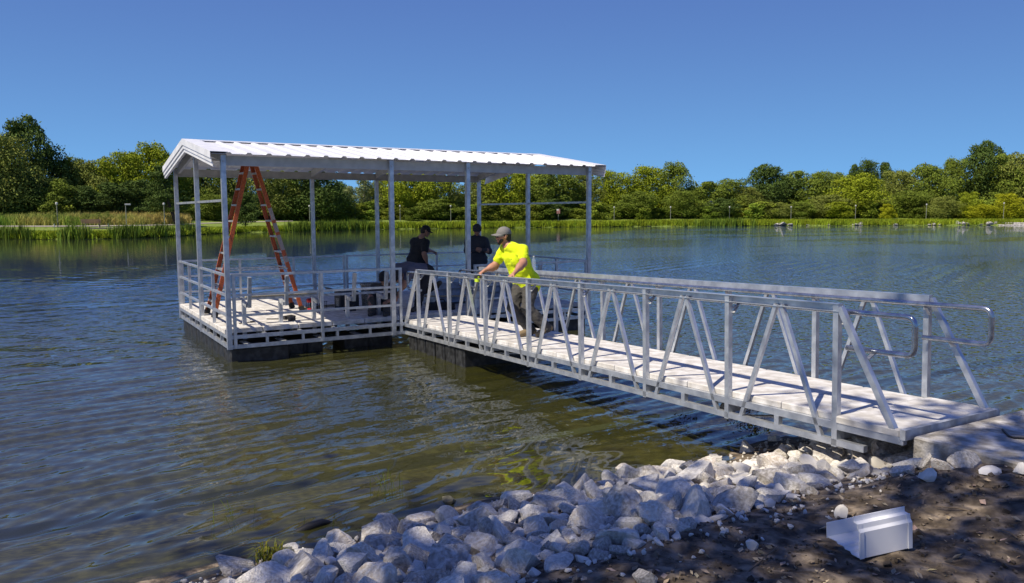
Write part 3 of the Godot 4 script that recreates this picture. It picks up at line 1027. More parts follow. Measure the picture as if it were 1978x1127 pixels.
	t = thing("tool_bag", "flat black tool bag on the shaded deck near the gangway", "tool bag", Vector3(4.05, DECK, -0.75), -0.3)
	c = MB.new()
	c.slab(Vector3(-0.27, 0, -0.15), Vector3(0.27, 0.13, 0.15), 0.04)
	part("body", c, M.black_cloth, t)
	c = MB.new()
	c.tube([Vector3(-0.1, 0.13, 0), Vector3(-0.06, 0.19, 0.02), Vector3(0.06, 0.19, 0.02), Vector3(0.1, 0.13, 0)], 0.012, 8)
	part("handle", c, M.rubber, t)
	for i in 3:
		t = thing("board", ["loose plank resting on the bench arms at the left", "pale plank lying flat behind the ladder foot", "short plank leaning low beside the bent man"][i], "plank", [Vector3(1.0, 0.975, -0.60), Vector3(2.15, DECK + 0.012, -2.3), Vector3(4.35, DECK + 0.2, -1.05)][i], [0.0, 0.25, -0.5][i])
		c = MB.new()
		var hl: float = [0.6, 0.4, 0.45][i]
		c.slab(Vector3(-hl, 0, -0.06), Vector3(hl, 0.022, 0.06), 0.003)
		part("plank", c, M.plank, t)


# ---------------------------------------------------------------- trees and plants
var crowns := []       # unit crowns: height 1, about 1 wide
var trunks := []


func leaf_crown(seed_: int, lobes: int, leaves: int, size: float, slim: float, ragged: float, flat_layers := false) -> ArrayMesh:
	var r := RandomNumberGenerator.new()
	r.seed = seed_
	var centres := []
	for i in lobes:
		var u := (i + 0.5) / lobes
		var y := 0.16 + 0.76 * u
		var w: float
		if flat_layers: w = 0.46 * (1.02 - u)                      # a conifer
		else: w = 0.40 * pow(sin(PI * (0.12 + 0.83 * u)), 0.75)
		var a := i * 2.399 + r.randf() * 0.9
		var d := w * (0.45 + 0.6 * r.randf())
		if i % 5 == 4: d *= 0.25
		var rad := slim * (0.115 + 0.09 * r.randf()) * (1.0 - 0.35 * u)
		centres.append([Vector3(cos(a) * d * slim, y + r.randf_range(-0.05, 0.05), sin(a) * d * slim), rad, r.randf_range(0.80, 1.16)])
	var v := PackedVector3Array()
	var n := PackedVector3Array()
	var c := PackedColorArray()
	for i in leaves:
		var l: Array = centres[r.randi() % lobes]
		var dir := Vector3(r.randfn(), r.randfn() + 0.25, r.randfn()).normalized()
		if flat_layers: dir = (dir * Vector3(1.3, 0.5, 1.3)).normalized()
		var q := 1.0 - absf(r.randfn(0.0, 0.20))
		if r.randf() < ragged: q *= 1.0 + 0.45 * r.randf()
		var p: Vector3 = l[0] + dir * l[1] * q * Vector3(1.15, 0.85 if not flat_layers else 0.4, 1.15)
		var s := size * r.randf_range(0.55, 1.25)
		var nn := (dir * 0.7 + Vector3(r.randfn(), r.randfn() + 0.3, r.randfn()) * 0.55).normalized()
		var t := nn.cross(Vector3(r.randfn(), r.randfn(), r.randfn())).normalized()
		var b := nn.cross(t)
		var tip := r.randf_range(0.7, 1.5)
		var tone: float = l[2] * r.randf_range(0.75, 1.25)
		var col := Color(tone * r.randf_range(0.92, 1.12), tone, tone * r.randf_range(0.8, 1.1))
		# a leaf cluster: two triangles folded along their middle
		var p0 := p - t * s * tip
		var p1 := p + t * s * tip
		var p2 := p + b * s * 0.62 + nn * s * 0.22
		var p3 := p - b * s * 0.55 + nn * s * 0.18
		var n1 := (p2 - p0).cross(p1 - p0).normalized()
		var n2 := (p1 - p0).cross(p3 - p0).normalized()
		# wound so that each face looks the way its normal points
		v.append_array([p0, p1, p2] if n1.dot(nn) > 0.0 else [p0, p2, p1])
		v.append_array([p0, p3, p1] if n2.dot(nn) > 0.0 else [p0, p1, p3])
		if n1.dot(nn) < 0.0: n1 = -n1
		if n2.dot(nn) < 0.0: n2 = -n2
		n.append_array([n1, n1, n1, n2, n2, n2])
		c.append_array([col, col, col, col, col, col])
	var a := []
	a.resize(Mesh.ARRAY_MAX)
	a[Mesh.ARRAY_VERTEX] = v
	a[Mesh.ARRAY_NORMAL] = n
	a[Mesh.ARRAY_COLOR] = c
	var m := ArrayMesh.new()
	m.add_surface_from_arrays(Mesh.PRIMITIVE_TRIANGLES, a)
	return m


func trunk_mesh(seed_: int, limbs: int, lean := 0.0, bare := false) -> ArrayMesh:
	var r := RandomNumberGenerator.new()
	r.seed = seed_
	var b := MB.new()
	var stem := []
	var rad := []
	for i in 7:
		var u := i / 6.0
		stem.append(Vector3(lean * (1.0 - u) * (1.0 - u) - lean * 0.0 + 0.02 * sin(u * 5.0 + seed_), u * 0.82, 0.02 * cos(u * 4.0 + seed_)))
		rad.append(lerpf(0.022, 0.004, pow(u, 0.8)))
	b.tube(stem, rad, 7)
	for i in limbs:
		var u := 0.22 + 0.6 * i / limbs
		var p: Vector3 = (stem[int(u * 6.0)] as Vector3).lerp(stem[mini(int(u * 6.0) + 1, 6)], fmod(u * 6.0, 1.0))
		var a := i * 2.4 + r.randf()
		var d := Vector3(cos(a), 0.75 + r.randf() * 0.6, sin(a)).normalized()
		var len := (0.30 if not bare else 0.36) * (1.15 - u)
		b.tube([p, p + d * len * 0.5 + Vector3(0, 0.01, 0), p + d * len + Vector3(0, 0.05 * len, 0)], [0.009, 0.006, 0.002], 5)
		if bare:
			for k in 4:
				var e := (d + Vector3(r.randfn(), r.randfn() + 0.5, r.randfn()) * 0.5).normalized()
				var q := p + d * len * (0.4 + 0.15 * k)
				b.tube([q, q + e * len * 0.4], [0.004, 0.001], 4)
	return b.mesh()


func tree(called: String, label: String, group: String, at: Vector3, h: float, w: float, shape: int, leaf: String, bark := "bark", turn := -1.0) -> Node3D:
	var t := thing(called, label, "tree" if called != "shrub" else "shrub", at, turn if turn >= 0.0 else rng.randf() * TAU, group)
	var tr := put("trunk", trunks[shape % trunks.size()], M[bark], t)
	tr.scale = Vector3(h, h, h)
	var cr := put("crown", crowns[shape], M[leaf], t)
	cr.scale = Vector3(w, h, w)
	return t


# column of the photograph, crown top row, half width in pixels, metres behind the waterline, shape, leaves, label
func far_tree(px: float, top: float, half: float, s: float, shape: int, leaf: String, label: String, called := "tree") -> void:
	var p := far_spot(bearing(px), s)
	p.y -= 0.1
	var depth := (shore(bearing(px)) + s) * cos(deg_to_rad(bearing(px)) - 0.546)
	var h := (410.6 - top) * depth / 1542.7 + CAM.y - p.y
	var w := half * 2.0 * depth / 1542.7
	tree(called, label, "trees along the far shore" if called == "tree" else "shrubs along the far shore", p, h / 0.98, w * 1.22, shape, leaf, "bark_pale" if leaf == "leaf_pale" else "bark")


func build_trees() -> void:
	var shapes := [[11, 34, 11500, 0.0175, 1.0, 0.10], [12, 46, 13500, 0.016, 1.0, 0.16], [13, 30, 10500, 0.018, 0.95, 0.06], [14, 40, 13000, 0.0145, 1.0, 0.30], [15, 24, 7000, 0.0155, 0.9, 0.35], [16, 52, 13500, 0.016, 1.05, 0.12]]
	for q in shapes:
		crowns.append(leaf_crown(q[0], q[1], q[2], q[3], q[4], q[5]))
		trunks.append(trunk_mesh(q[0], 9))
	crowns.append(leaf_crown(17, 40, 7000, 0.018, 1.0, 0.2, true))       # 6: conifer
	crowns.append(leaf_crown(18, 16, 2600, 0.034, 1.0, 0.1))             # 7: shrub
	crowns.append(leaf_crown(19, 12, 900, 0.030, 0.8, 0.3))              # 8: sapling
	var T := [
		[-75, 262, 70, 26, 1, "leaf_mid", "big leafy tree cut off by the left edge of the picture"],
		[48, 230, 58, 34, 1, "leaf_dark", "tallest dark tree at the far left, above all its neighbours"],
		[8, 256, 62, 25, 3, "leaf_olive", "light green tree in front of the tallest dark tree, far left"],
		[98, 288, 40, 36, 0, "leaf_dark", "dark shoulder tree just right of the tallest dark tree"],
		[60, 335, 55, 28, 5, "leaf_dark", "dark bushy tree behind the left reeds, low under the tallest tree"],
		[118, 345, 42, 27, 2, "leaf_mid", "low leafy tree behind the first lamp post on the left bank"],
		[138, 303, 36, 38, 3, "leaf_mid", "mid green tree in the dip right of the dark tall trees"],
		[170, 311, 42, 37, 1, "leaf_olive", "olive tree above the park bench"],
		[160, 358, 50, 29, 0, "leaf_dark", "dark low tree straight behind the park bench"],
		[208, 306, 42, 37, 5, "leaf_lime", "yellow green tree between bench and pavilion, left of two"],
		[252, 293, 46, 38, 3, "leaf_lime", "yellow green rounded tree above the second lamp post"],
		[298, 280, 50, 38, 1, "leaf_lime", "highest yellow green tree left of the pavilion roof"],
		[345, 296, 46, 38, 3, "leaf_lime", "yellow green tree partly hidden by the roof's left end"],
		[212, 352, 52, 30, 2, "leaf_dark", "dark tree behind the tan meadow grass"],
		[268, 348, 48, 30, 0, "leaf_dark", "dark tree behind the second lamp post"],
		[395, 300, 46, 30, 1, "leaf_mid", "leafy tree seen between the left end posts"],
		[440, 305, 46, 26, 3, "leaf_olive", "olive tree seen between corner post and ladder"],
		[415, 375, 40, 22, 5, "leaf_mid", "low green tree between the left end posts near the water"],
		[520, 322, 50, 22, 3, "leaf_olive", "light greyish tree seen through the orange ladder"],
		[562, 328, 46, 24, 1, "leaf_mid", "green tree just right of the orange ladder"],
		[612, 318, 58, 18, 5, "leaf_dark", "wide dark tree behind the first back post"],
		[655, 372, 36, 20, 2, "leaf_dark", "small dark tree at the right foot of the wide dark tree"],
		[672, 360, 26, 34, 4, "leaf_pale", "pale thin tree below the gap of sky under the roof"],
		[705, 338, 26, 34, 4, "leaf_pale", "pale slender tree left of the second back post"],
		[738, 334, 28, 33, 4, "leaf_olive", "slender grey green tree right of the second back post"],
		[640, 378, 26, 30, 3, "leaf_mid", "green tree peeping out behind the wide dark tree"],
		[785, 322, 44, 24, 1, "leaf_lime", "bright yellow green tree right of the front middle post"],
		[832, 328, 42, 26, 3, "leaf_lime", "yellow green tree above the man leaning on the back rail"],
		[872, 332, 40, 26, 4, "leaf_olive", "loose olive tree with pale stems left of the opening post"],
		[845, 385, 40, 18, 0, "leaf_mid", "low green tree behind the man leaning on the back rail"],
		[928, 334, 40, 26, 3, "leaf_olive", "olive tree behind the far right back post"],
		[970, 320, 44, 25, 1, "leaf_lime", "yellow green tree above the man in the yellow shirt"],
		[1012, 328, 42, 27, 5, "leaf_lime", "yellow green tree behind the middle post of the right end"],
		[1052, 326, 42, 24, 0, "leaf_mid", "dark green tree inside the right end, behind the high rail"],
		[1092, 334, 40, 27, 2, "leaf_mid", "mid green tree left of the right corner post"],
		[1064, 385, 34, 18, 0, "leaf_dark", "dark hollow tree above the small pink sign"],
		[1128, 334, 38, 28, 3, "leaf_olive", "tree directly behind the right corner post"],
		[1174, 330, 34, 27, 3, "leaf_lime", "pointed yellow green tree next to the roof's right end"],
		[1206, 336, 34, 27, 4, "leaf_lime", "feathery tree right of the pointed one by the roof"],
		[1252, 323, 44, 27, 3, "leaf_lime", "tall yellow green tree left of the dip in the right treeline"],
		[1302, 318, 40, 30, 1, "leaf_mid", "tall darker tree at the edge of the dip in the right treeline"],
		[1232, 372, 40, 18, 5, "leaf_mid", "low tree in front of the tall yellow green tree"],
		[1318, 370, 34, 18, 3, "leaf_mid", "low tree at the foot of the tree by the dip"],
		[1368, 353, 42, 26, 2, "leaf_mid", "rounded tree in the dip of the right treeline"],
		[1412, 349, 40, 26, 5, "leaf_mid", "rounded tree left of the darkest tree of the right shore"],
		[1395, 385, 36, 18, 0, "leaf_dark", "dark low tree over the pale hut"],
		[1446, 362, 32, 24, 3, "leaf_olive", "olive tree leaning on the darkest tree of the right shore"],
		[1486, 322, 48, 27, 1, "leaf_dark", "darkest broad tree of the right shore"],
		[1538, 334, 40, 29, 0, "leaf_mid", "tree joined to the right side of the darkest broad tree"],
		[1582, 334, 38, 30, 3, "leaf_mid", "mid green tree left of the golden green front tree"],
		[1616, 338, 32, 30, 5, "leaf_mid", "small topped tree behind the golden green front tree"],
		[1652, 340, 50, 20, 5, "leaf_lime", "golden green front tree in the middle of the right shore"],
		[1600, 378, 44, 18, 3, "leaf_olive", "olive low tree left of the golden green front tree"],
		[1650, 322, 22, 42, 0, "leaf_dark", "first dark top poking up behind the golden green tree"],
		[1676, 312, 26, 44, 3, "leaf_dark", "second and highest dark top behind the golden green tree"],
		[1706, 318, 24, 44, 2, "leaf_dark", "third dark top behind the golden green tree"],
		[1738, 332, 42, 28, 3, "leaf_olive", "olive tree right of the three dark tops"],
		[1790, 322, 42, 27, 1, "leaf_mid", "rounded tree under the bare pale crown"],
		[1765, 372, 44, 20, 5, "leaf_mid", "low dark-footed tree behind the fifth lamp post"],
		[1836, 310, 34, 30, 3, "leaf_mid", "tree left of the tallest tree of the right shore"],
		[1892, 281, 46, 32, 1, "leaf_dark", "tallest tree of the right shore, dark with a knobbly top"],
		[1928, 304, 40, 30, 0, "leaf_mid", "shoulder tree right of the tallest right-hand tree"],
		[1968, 302, 44, 30, 5, "leaf_olive", "olive tree touching the right edge of the picture"],
		[2030, 306, 46, 30, 1, "leaf_mid", "tree cut off by the right edge of the picture"],
		[1715, 396, 17, 10, 2, "leaf_gold", "small bright yellow green tree alone before the dark trunks"],
		[1822, 382, 30, 13, 3, "leaf_olive", "yellow olive small tree with crooked pale stem"],
		[1872, 374, 30, 14, 4, "leaf_lime", "light small tree below the tallest right-hand tree"],
		[1902, 398, 28, 10, 5, "leaf_gold", "low golden tree left of the last lamp post"],
		[1950, 376, 30, 12, 3, "leaf_gold", "golden small tree right of the last lamp post"],
		[1542, 392, 30, 15, 0, "leaf_mid", "low tree behind the third lamp post from the right edge"],
		[1622, 392, 30, 14, 2, "leaf_lime", "low yellow green tree left of the fourth lamp post"],
		[1500, 394, 30, 15, 5, "leaf_olive", "low olive tree at the foot of the darkest broad tree"],
	]
	for q in T:
		far_tree(q[0], q[1], q[2], q[3], q[4], q[5], q[6])
	# the leaning dark conifer by the left path
	var p := far_spot(bearing(331), 16.0)
	var t := thing("leaning_tree", "dark leaning evergreen with a bare slanting trunk beside the path", "tree", p, 0.0)
	var b := MB.new()
	b.tube([Vector3(0.5, -0.2, 0.3), Vector3(0.15, 1.2, 0.1), Vector3(-0.4, 3.0, -0.1), Vector3(-0.7, 5.4, -0.2)], [0.26, 0.21, 0.17, 0.06], 9)
	for i in 7:
		var y := 1.6 + i * 0.5
		var a := i * 2.4
		b.tube([Vector3(-0.1 - i * 0.09, y, 0), Vector3(-0.1 - i * 0.09 + cos(a) * 1.7, y + 0.3, sin(a) * 1.7)], [0.06, 0.015], 5)
	part("trunk", b, M.bark, t)
	var cr := put("crown", crowns[6], M.leaf_dark, t, Vector3(-0.9, 0.5, -0.2))
	cr.scale = Vector3(6.4, 6.8, 6.4)
	# dark small tree standing on the lawn by the water
	p = far_spot(bearing(474), 6.0)
	tree("lawn_tree", "dark round tree on the lawn left of the ladder's right leg", "", p, 4.6, 4.8, 2, "leaf_dark")
	# bare pale crown rising over the right trees
	p = far_spot(bearing(1790), 33.0)
	t = thing("bare_tree", "bare pale twiggy treetop above the right shore trees", "tree", p)
	put("trunk", trunk_mesh(31, 16, 0.0, true), M.bark_pale, t).scale = Vector3(21, 13.2, 21)
	# the wood behind them all, which reads as one mass
	var mm := MultiMesh.new()
	mm.transform_format = MultiMesh.TRANSFORM_3D
	mm.mesh = crowns[5]
	var places := []
	var d := -34.0
	while d < 92.0:
		for k in 2:
			if d > -2.0 and d < 66.0 and k == 1 and d > 19.5 and d < 22.0: continue
			var s := 46.0 + 16.0 * k + rng.randf() * 8.0
			var q := far_spot(d + rng.randf(), s)
			var h := rng.randf_range(6.0, 8.5) if d > -3.0 else 13.0
			if d > 62.0: h += 5.0
			places.append(Transform3D(Basis(Vector3.UP, rng.randf() * TAU).scaled(Vector3(8.5, h, 8.5)), q + Vector3(0, -1.5, 0)))
		d += 2.1
	mm.instance_count = places.size()
	for i in places.size(): mm.set_instance_transform(i, places[i])
	var wo := MultiMeshInstance3D.new()
	wo.name = "wood"
	wo.multimesh = mm
	wo.material_override = M.leaf_dark
	add_child(wo)
	tag(wo, "dense dark wood behind the far shore trees", "", "", "stuff")
	# undergrowth at the foot of the trees
	mm = MultiMesh.new()
	mm.transform_format = MultiMesh.TRANSFORM_3D
	mm.use_colors = true
	mm.mesh = crowns[7]
	places = []
	d = -20.0
	while d < 75.0:
		for k in 2:
			var s := (27.0 if d < 9.0 else 22.0 if d < 16.0 else 14.0) + rng.randf() * 9.0 + k * 5.0
			var h := rng.randf_range(2.2, 4.2)
			places.append(Transform3D(Basis(Vector3.UP, rng.randf() * TAU).scaled(Vector3(h * 1.5, h, h * 1.5)), far_spot(d + rng.randf() * 0.6, s) + Vector3(0, -0.5, 0)))
		d += 0.62
	mm.instance_count = places.size()
	for i in places.size():
		mm.set_instance_transform(i, places[i])
		mm.set_instance_color(i, (Color(1, 1, 0.8) * rng.randf_range(0.55, 1.35)) * Color(rng.randf_range(0.9, 1.15), 1, 1))
	var ug := MultiMeshInstance3D.new()
	ug.name = "undergrowth"
	ug.multimesh = mm
	ug.material_override = M.leaf_mid
	add_child(ug)
	tag(ug, "tangled green undergrowth at the foot of the far trees", "", "", "stuff")
	build_reeds()
	# the tree whose shade falls over the near bank
	t = thing("shade_tree", "broad leafy tree standing beside the viewer, shading the stones and bare soil", "tree", Vector3(-8.6, 0.7, 13.2))
	b = MB.new()
	b.tube([Vector3(0, -0.3, 0), Vector3(0.1, 2.5, 0), Vector3(0.5, 7.0, -0.2), Vector3(1.1, 10.6, -0.6), Vector3(1.7, 14.0, -0.8)], [0.46, 0.36, 0.30, 0.2, 0.07], 12)
	for i in 11:
		var a := i * 2.4
		var y := 8.4 + i * 0.45
		b.tube([Vector3(0.7 + i * 0.05, y, -0.3), Vector3(0.9 + 1.9 * cos(a), y + 1.2, -0.5 + 1.9 * sin(a)), Vector3(1.1 + 3.6 * cos(a), y + 2.0, -0.7 + 3.6 * sin(a))], [0.13, 0.08, 0.02], 7)
	part("trunk", b, M.bark, t)
	var r := RandomNumberGenerator.new()
	r.seed = 99
	var v := PackedVector3Array()
	var n := PackedVector3Array()
	var c := PackedColorArray()
	var lobes := []
	for i in 46:
		lobes.append([Vector3(r.randf_range(-3.6, 5.0), r.randf_range(10.6, 14.6), r.randf_range(-5.0, 4.4)), r.randf_range(0.9, 1.4)])
		if lobes[-1][0].x > 1.6 and lobes[-1][0].z < -2.6: lobes[-1][0].z += 2.2
	for i in SHADE_LEAVES:
		var l: Array = lobes[r.randi() % lobes.size()]
		var q: Vector3 = l[0] + Vector3(r.randfn(), r.randfn() * 0.6, r.randfn()) * l[1] * 0.62
		if (q.z > -2.5 or q.x > 2.4) and r.randf() < 0.48: continue
		var nn := Vector3(r.randfn(), r.randfn() + 0.8, r.randfn()).normalized()
		var tt := nn.cross(Vector3(r.randfn(), r.randfn(), r.randfn())).normalized() * r.randf_range(0.09, 0.15)
		var bb := nn.cross(tt) * 0.6
		if (tt.cross(bb)).dot(nn) < 0.0: bb = -bb
		v.append_array([q - tt, q + bb, q + tt, q - tt, q + tt, q - bb])
		n.append_array([nn, nn, nn, nn, nn, nn])
		var tone := r.randf_range(0.7, 1.3)
		for k in 6: c.append(Color(tone, tone, tone))
	var a := []
	a.resize(Mesh.ARRAY_MAX)
	a[Mesh.ARRAY_VERTEX] = v
	a[Mesh.ARRAY_NORMAL] = n
	a[Mesh.ARRAY_COLOR] = c
	var m := ArrayMesh.new()
	m.add_surface_from_arrays(Mesh.PRIMITIVE_TRIANGLES, a)
	put("crown", m, M.leaf_shade, t)

const SHADE_LEAVES := 13500


func tuft(seed_: int, blades: int, spread: float, h: float, w: float, lean: float) -> ArrayMesh:
	var r := RandomNumberGenerator.new()
	r.seed = seed_
	var b := MB.new()
	b.colored = true
	for i in blades:
		var p := Vector3(r.randfn() * spread, 0, r.randfn() * spread)
		var a := r.randf() * TAU
		var side := Vector3(cos(a), 0, sin(a)) * w * r.randf_range(0.6, 1.3)
		var hh := h * r.randf_range(0.55, 1.1)
		var tip := p + Vector3(r.randfn() * lean, hh, r.randfn() * lean)
		var mid := p.lerp(tip, 0.55) + Vector3(0, hh * 0.1, 0)
		var tone := r.randf_range(0.65, 1.3)
		b.col = Color(tone * r.randf_range(0.85, 1.25), tone, tone)
		b.quad(p - side, p + side, mid + side * 0.8, mid - side * 0.8)
		b.tri(mid - side * 0.8, mid + side * 0.8, tip)
	return b.mesh()


func scatter(called: String, label: String, mesh: Mesh, m: Material, places: Array, tones: Array) -> void:
	var mm := MultiMesh.new()
	mm.transform_format = MultiMesh.TRANSFORM_3D
	mm.use_colors = true
	mm.mesh = mesh
	mm.instance_count = places.size()
	for i in places.size():
		mm.set_instance_transform(i, places[i])
		mm.set_instance_color(i, tones[i])
	var o := MultiMeshInstance3D.new()
	o.name = called
	o.multimesh = mm
	o.material_override = m
	add_child(o)
	tag(o, label, "", "", "stuff")


func build_reeds() -> void:
	var grass := tuft(41, 26, 0.28, 0.75, 0.035, 0.16)
	var tall := tuft(42, 16, 0.22, 1.5, 0.04, 0.14)
	var tan_ := tuft(43, 22, 0.35, 1.15, 0.035, 0.25)
	var places := []
	var tones := []
	var d := -16.0
	while d < 72.0:
		for k in 4:
			var deep := 5.0 if d < 9.0 else 7.0 if d > 40.0 else 5.0
			var s := 0.15 + pow(rng.randf(), 1.3) * deep
			var h := rng.randf_range(0.7, 1.3) * (0.6 if d < 16.0 else 1.05) * lerpf(1.0, 0.6, s / deep)
			places.append(Transform3D(Basis(Vector3.UP, rng.randf() * TAU).scaled(Vector3(1.3, h, 1.3)), far_spot(d + rng.randf() * 0.12, s)))
			var g := 0.95 + 0.4 * bumpy.get_noise_1d(d * 0.9) + rng.randf_range(-0.15, 0.15)
			tones.append(Color(g * rng.randf_range(0.9, 1.1), g, g))
		d += 0.055
	scatter("shore_grass", "bright yellow green grass fringing the far shore", grass, M.reed, places, tones)
	places = []
	tones = []
	# cattails standing in clumps at the waterline
	for e in [[-2.5, 0.3, 10], [-0.6, 0.7, 24], [2.6, 0.5, 26], [5.6, 0.7, 36], [7.5, 0.4, 18], [9.2, 0.4, 12], [16.6, 0.5, 30], [18.2, 0.8, 60], [20.2, 0.7, 60], [45.6, 0.9, 60], [46.6, 0.5, 30]]:
		for i in e[2]:
			places.append(Transform3D(Basis(Vector3.UP, rng.randf() * TAU).scaled(Vector3(1, rng.randf_range(0.7, 1.15), 1)), far_spot(e[0] + rng.randfn() * e[1], rng.randf_range(-0.9, 0.8)) * Vector3(1, 0, 1)))
			tones.append(Color(1, 1, 1) * rng.randf_range(0.7, 1.4))
	scatter("cattails", "darker cattail reeds standing in clumps at the far waterline", tall, M.reed_dark, places, tones)
	places = []
	tones = []
	for i in 2600:
		var dd := rng.randf_range(-9.0, 9.2)
		var s := rng.randf_range(16.5, 26.0)
		places.append(Transform3D(Basis(Vector3.UP, rng.randf() * TAU).scaled(Vector3(1, rng.randf_range(0.55, 1.1), 1)), far_spot(dd, s)))
		var gold := clampf(0.5 + 0.9 * bumpy.get_noise_2d(dd * 0.35, s * 0.2) + (dd - 3.0) * 0.07, 0.0, 1.0)
		tones.append(Color(lerpf(0.5, 1.1, gold), lerpf(0.85, 0.95, gold), lerpf(0.4, 1.0, gold)))
	scatter("meadow_grass", "tall tan meadow grass behind the left path", tan_, M.meadow, places, tones)


# ---------------------------------------------------------------- small things on the far bank
func build_far_bank_things() -> void:
	var p := far_spot(bearing(175), 12.2)
	var t := thing("park_bench", "wooden slatted park bench facing the lake by the left path", "bench", p, -deg_to_rad(bearing(175)) + 0.1)
	for i in 3:
		box_part("seat_slat", Vector3(-0.95, 0.43, -0.2 + i * 0.15), Vector3(0.95, 0.47, -0.07 + i * 0.15), M.bench_wood, t)
		box_part("back_slat", Vector3(-0.95, 0.55 + i * 0.13, -0.30 - i * 0.02), Vector3(0.95, 0.66 + i * 0.13, -0.26 - i * 0.02), M.bench_wood, t)
	for x in [-0.8, 0.8]:
		box_part("leg", Vector3(x - 0.03, 0, 0.16), Vector3(x + 0.03, 0.43, 0.22), M.dark_box, t)
		box_part("leg", Vector3(x - 0.03, 0, -0.36), Vector3(x + 0.03, 0.90, -0.305), M.dark_box, t)
		box_part("armrest", Vector3(x - 0.035, 0.62, -0.3), Vector3(x + 0.035, 0.66, 0.2), M.dark_box, t)
	var pad := MB.new()
	var q := far_spot(bearing(175), 11.5)
	pad.box(Vector3(-1.9, 0.01, -1.1), Vector3(2.6, 0.035, 1.1))
	var po := part("bench_pad", pad, M.gravel_path, self, q)
	tag(po, "pale paved pad under the park bench", "", "", "structure")
	var lamps := [[110, 436, 401, 13.5, "pole", "lamp post left of the park bench, beside a staked sapling"], [243, 436, 407, 13.5, "arm", "lamp post with a short arm right of the park bench"], [317, 438, 412, 14.0, "pole", "lamp post just left of the leaning evergreen's trunk"],
		[598, 432, 415, 12.0, "pole", "lamp post seen beside the first back post"], [686, 428, 414, 18.0, "pole", "lamp post under the sky gap, left of the second back post"], [773, 430, 415, 14.0, "pole", "lamp post right of the front middle post"], [871, 431, 411, 14.0, "pole", "lamp post right of the man leaning on the back rail"],
		[1187, 431, 410, 9.0, "pole", "lamp post nearest the roof's right end, half lost in leaves"], [1296, 430, 410, 9.0, "pole", "white-topped lamp post below the dip in the right treeline"], [1410, 427, 407, 9.0, "dark", "dark lamp post right of the pale hut"], [1529, 424, 404, 9.0, "pole", "lamp post in front of the darkest broad tree"],
		[1653.6, 424, 401, 9.0, "pole", "lamp post in front of the golden green tree"], [1790.5, 424, 399, 9.0, "pole", "lamp post before the dark tree trunks on the right shore"], [1940, 423, 397, 9.0, "pole", "lamp post nearest the right edge of the picture"]]
	for l in lamps:
		var deg := bearing(l[0])
		p = far_spot(deg, l[3])
		var depth: float = (shore(deg) + l[3]) * cos(deg_to_rad(deg) - 0.546)
		var h: float = maxf(2.4, (410.6 - l[2]) * depth / 1542.7 + CAM.y - p.y)
		t = thing("lamp_post", l[5], "lamp post", p, -deg_to_rad(deg), "lamp posts round the lake")
		var b := MB.new()
		b.tube([Vector3(0, -0.2, 0), Vector3(0, h, 0)], [0.05, 0.04], 8)
		part("pole", b, M.lamp_pole_dark if l[4] == "dark" else M.lamp_pole, t)
		b = MB.new()
		if l[4] == "arm":
			b.slab(Vector3(-0.08, h - 0.02, -0.12), Vector3(0.52, h + 0.13, 0.12), 0.03)
		else:
			b.lathe(Transform3D(Basis(), Vector3(0, h, 0)), [Vector2(0.06, 0.0), Vector2(0.13, 0.05), Vector2(0.13, 0.20), Vector2(0.08, 0.27), Vector2(0.001, 0.28)], 10)
		part("lamp_head", b, M.lamp_head, t)
	# young staked trees in white trunk guards
	var sap := [[103, 404, "young tree in a white guard, left of the first lamp post"], [138, 418, "smallest young tree in a white guard, left of the bench"], [164, 410, "young tree directly at the bench's left end"], [190, 408, "young tree in a white guard right of the bench"], [208, 406, "young tree in a white guard furthest right of the bench"]]
	for s in sap:
		var deg := bearing(s[0])
		p = far_spot(deg, 13.2)
		var h: float = (410.6 - s[1]) * 86.0 / 1542.7 + CAM.y - p.y
		t = thing("sapling", s[2], "young tree", p, rng.randf() * 6.0, "young trees along the left path")
		var b := MB.new()
		b.tube([Vector3(0, -0.1, 0), Vector3(0.03, h * 0.5, 0), Vector3(0, h * 0.85, 0)], [0.03, 0.024, 0.01], 6)
		part("trunk", b, M.bark, t)
		b = MB.new()
		b.tube([Vector3(0, 0, 0), Vector3(0, 0.42, 0)], 0.055, 8)
		part("trunk_guard", b, M.guard_white, t)
		put("crown", crowns[8], M.leaf_olive, t).scale = Vector3(1.25, h, 1.25)
	# boulders along the right waterline
	var stones := [[1396, 0.9, 0.35, "flat pale boulder below the pale hut"], [1503, 1.1, 0.5, "left slab of the pale rock heap right of the lamp post"], [1513, 1.5, 1.0, "highest pointed boulder of the pale rock heap"], [1528, 1.2, 0.4, "low slab ending the pale rock heap on the right"], [1561, 0.7, 0.3, "low stone left of the square pale block"], [1602, 0.6, 0.3, "small low stone between rock heap and square block"],
		[1654, 1.0, 0.55, "square pale block lying at the waterline"], [1665, 0.7, 0.75, "upright white boulder touching the square block"], [1732, 0.9, 0.5, "single pinkish boulder before the small yellow tree"], [1798, 0.6, 0.35, "small boulder left of a low slab, middle right shore"], [1806, 0.7, 0.45, "rounded small boulder paired with its left neighbour"], [1818, 0.9, 0.25, "long low slab at the right shore"],
		[1852, 0.8, 0.85, "tall boulder leaning at the left of the boulder trio"], [1861, 0.8, 0.6, "middle boulder of the trio near the right edge"], [1870, 0.9, 0.65, "right boulder of the trio near the right edge"], [1898, 0.8, 0.35, "low boulder between the trio and the big white one"], [1917, 1.1, 0.8, "biggest white boulder at the right waterline"], [1926, 0.45, 0.95, "narrow standing stone beside the biggest white boulder"], [1255, 0.6, 0.3, "small pale stone at the waterline below the white-topped lamp"]]
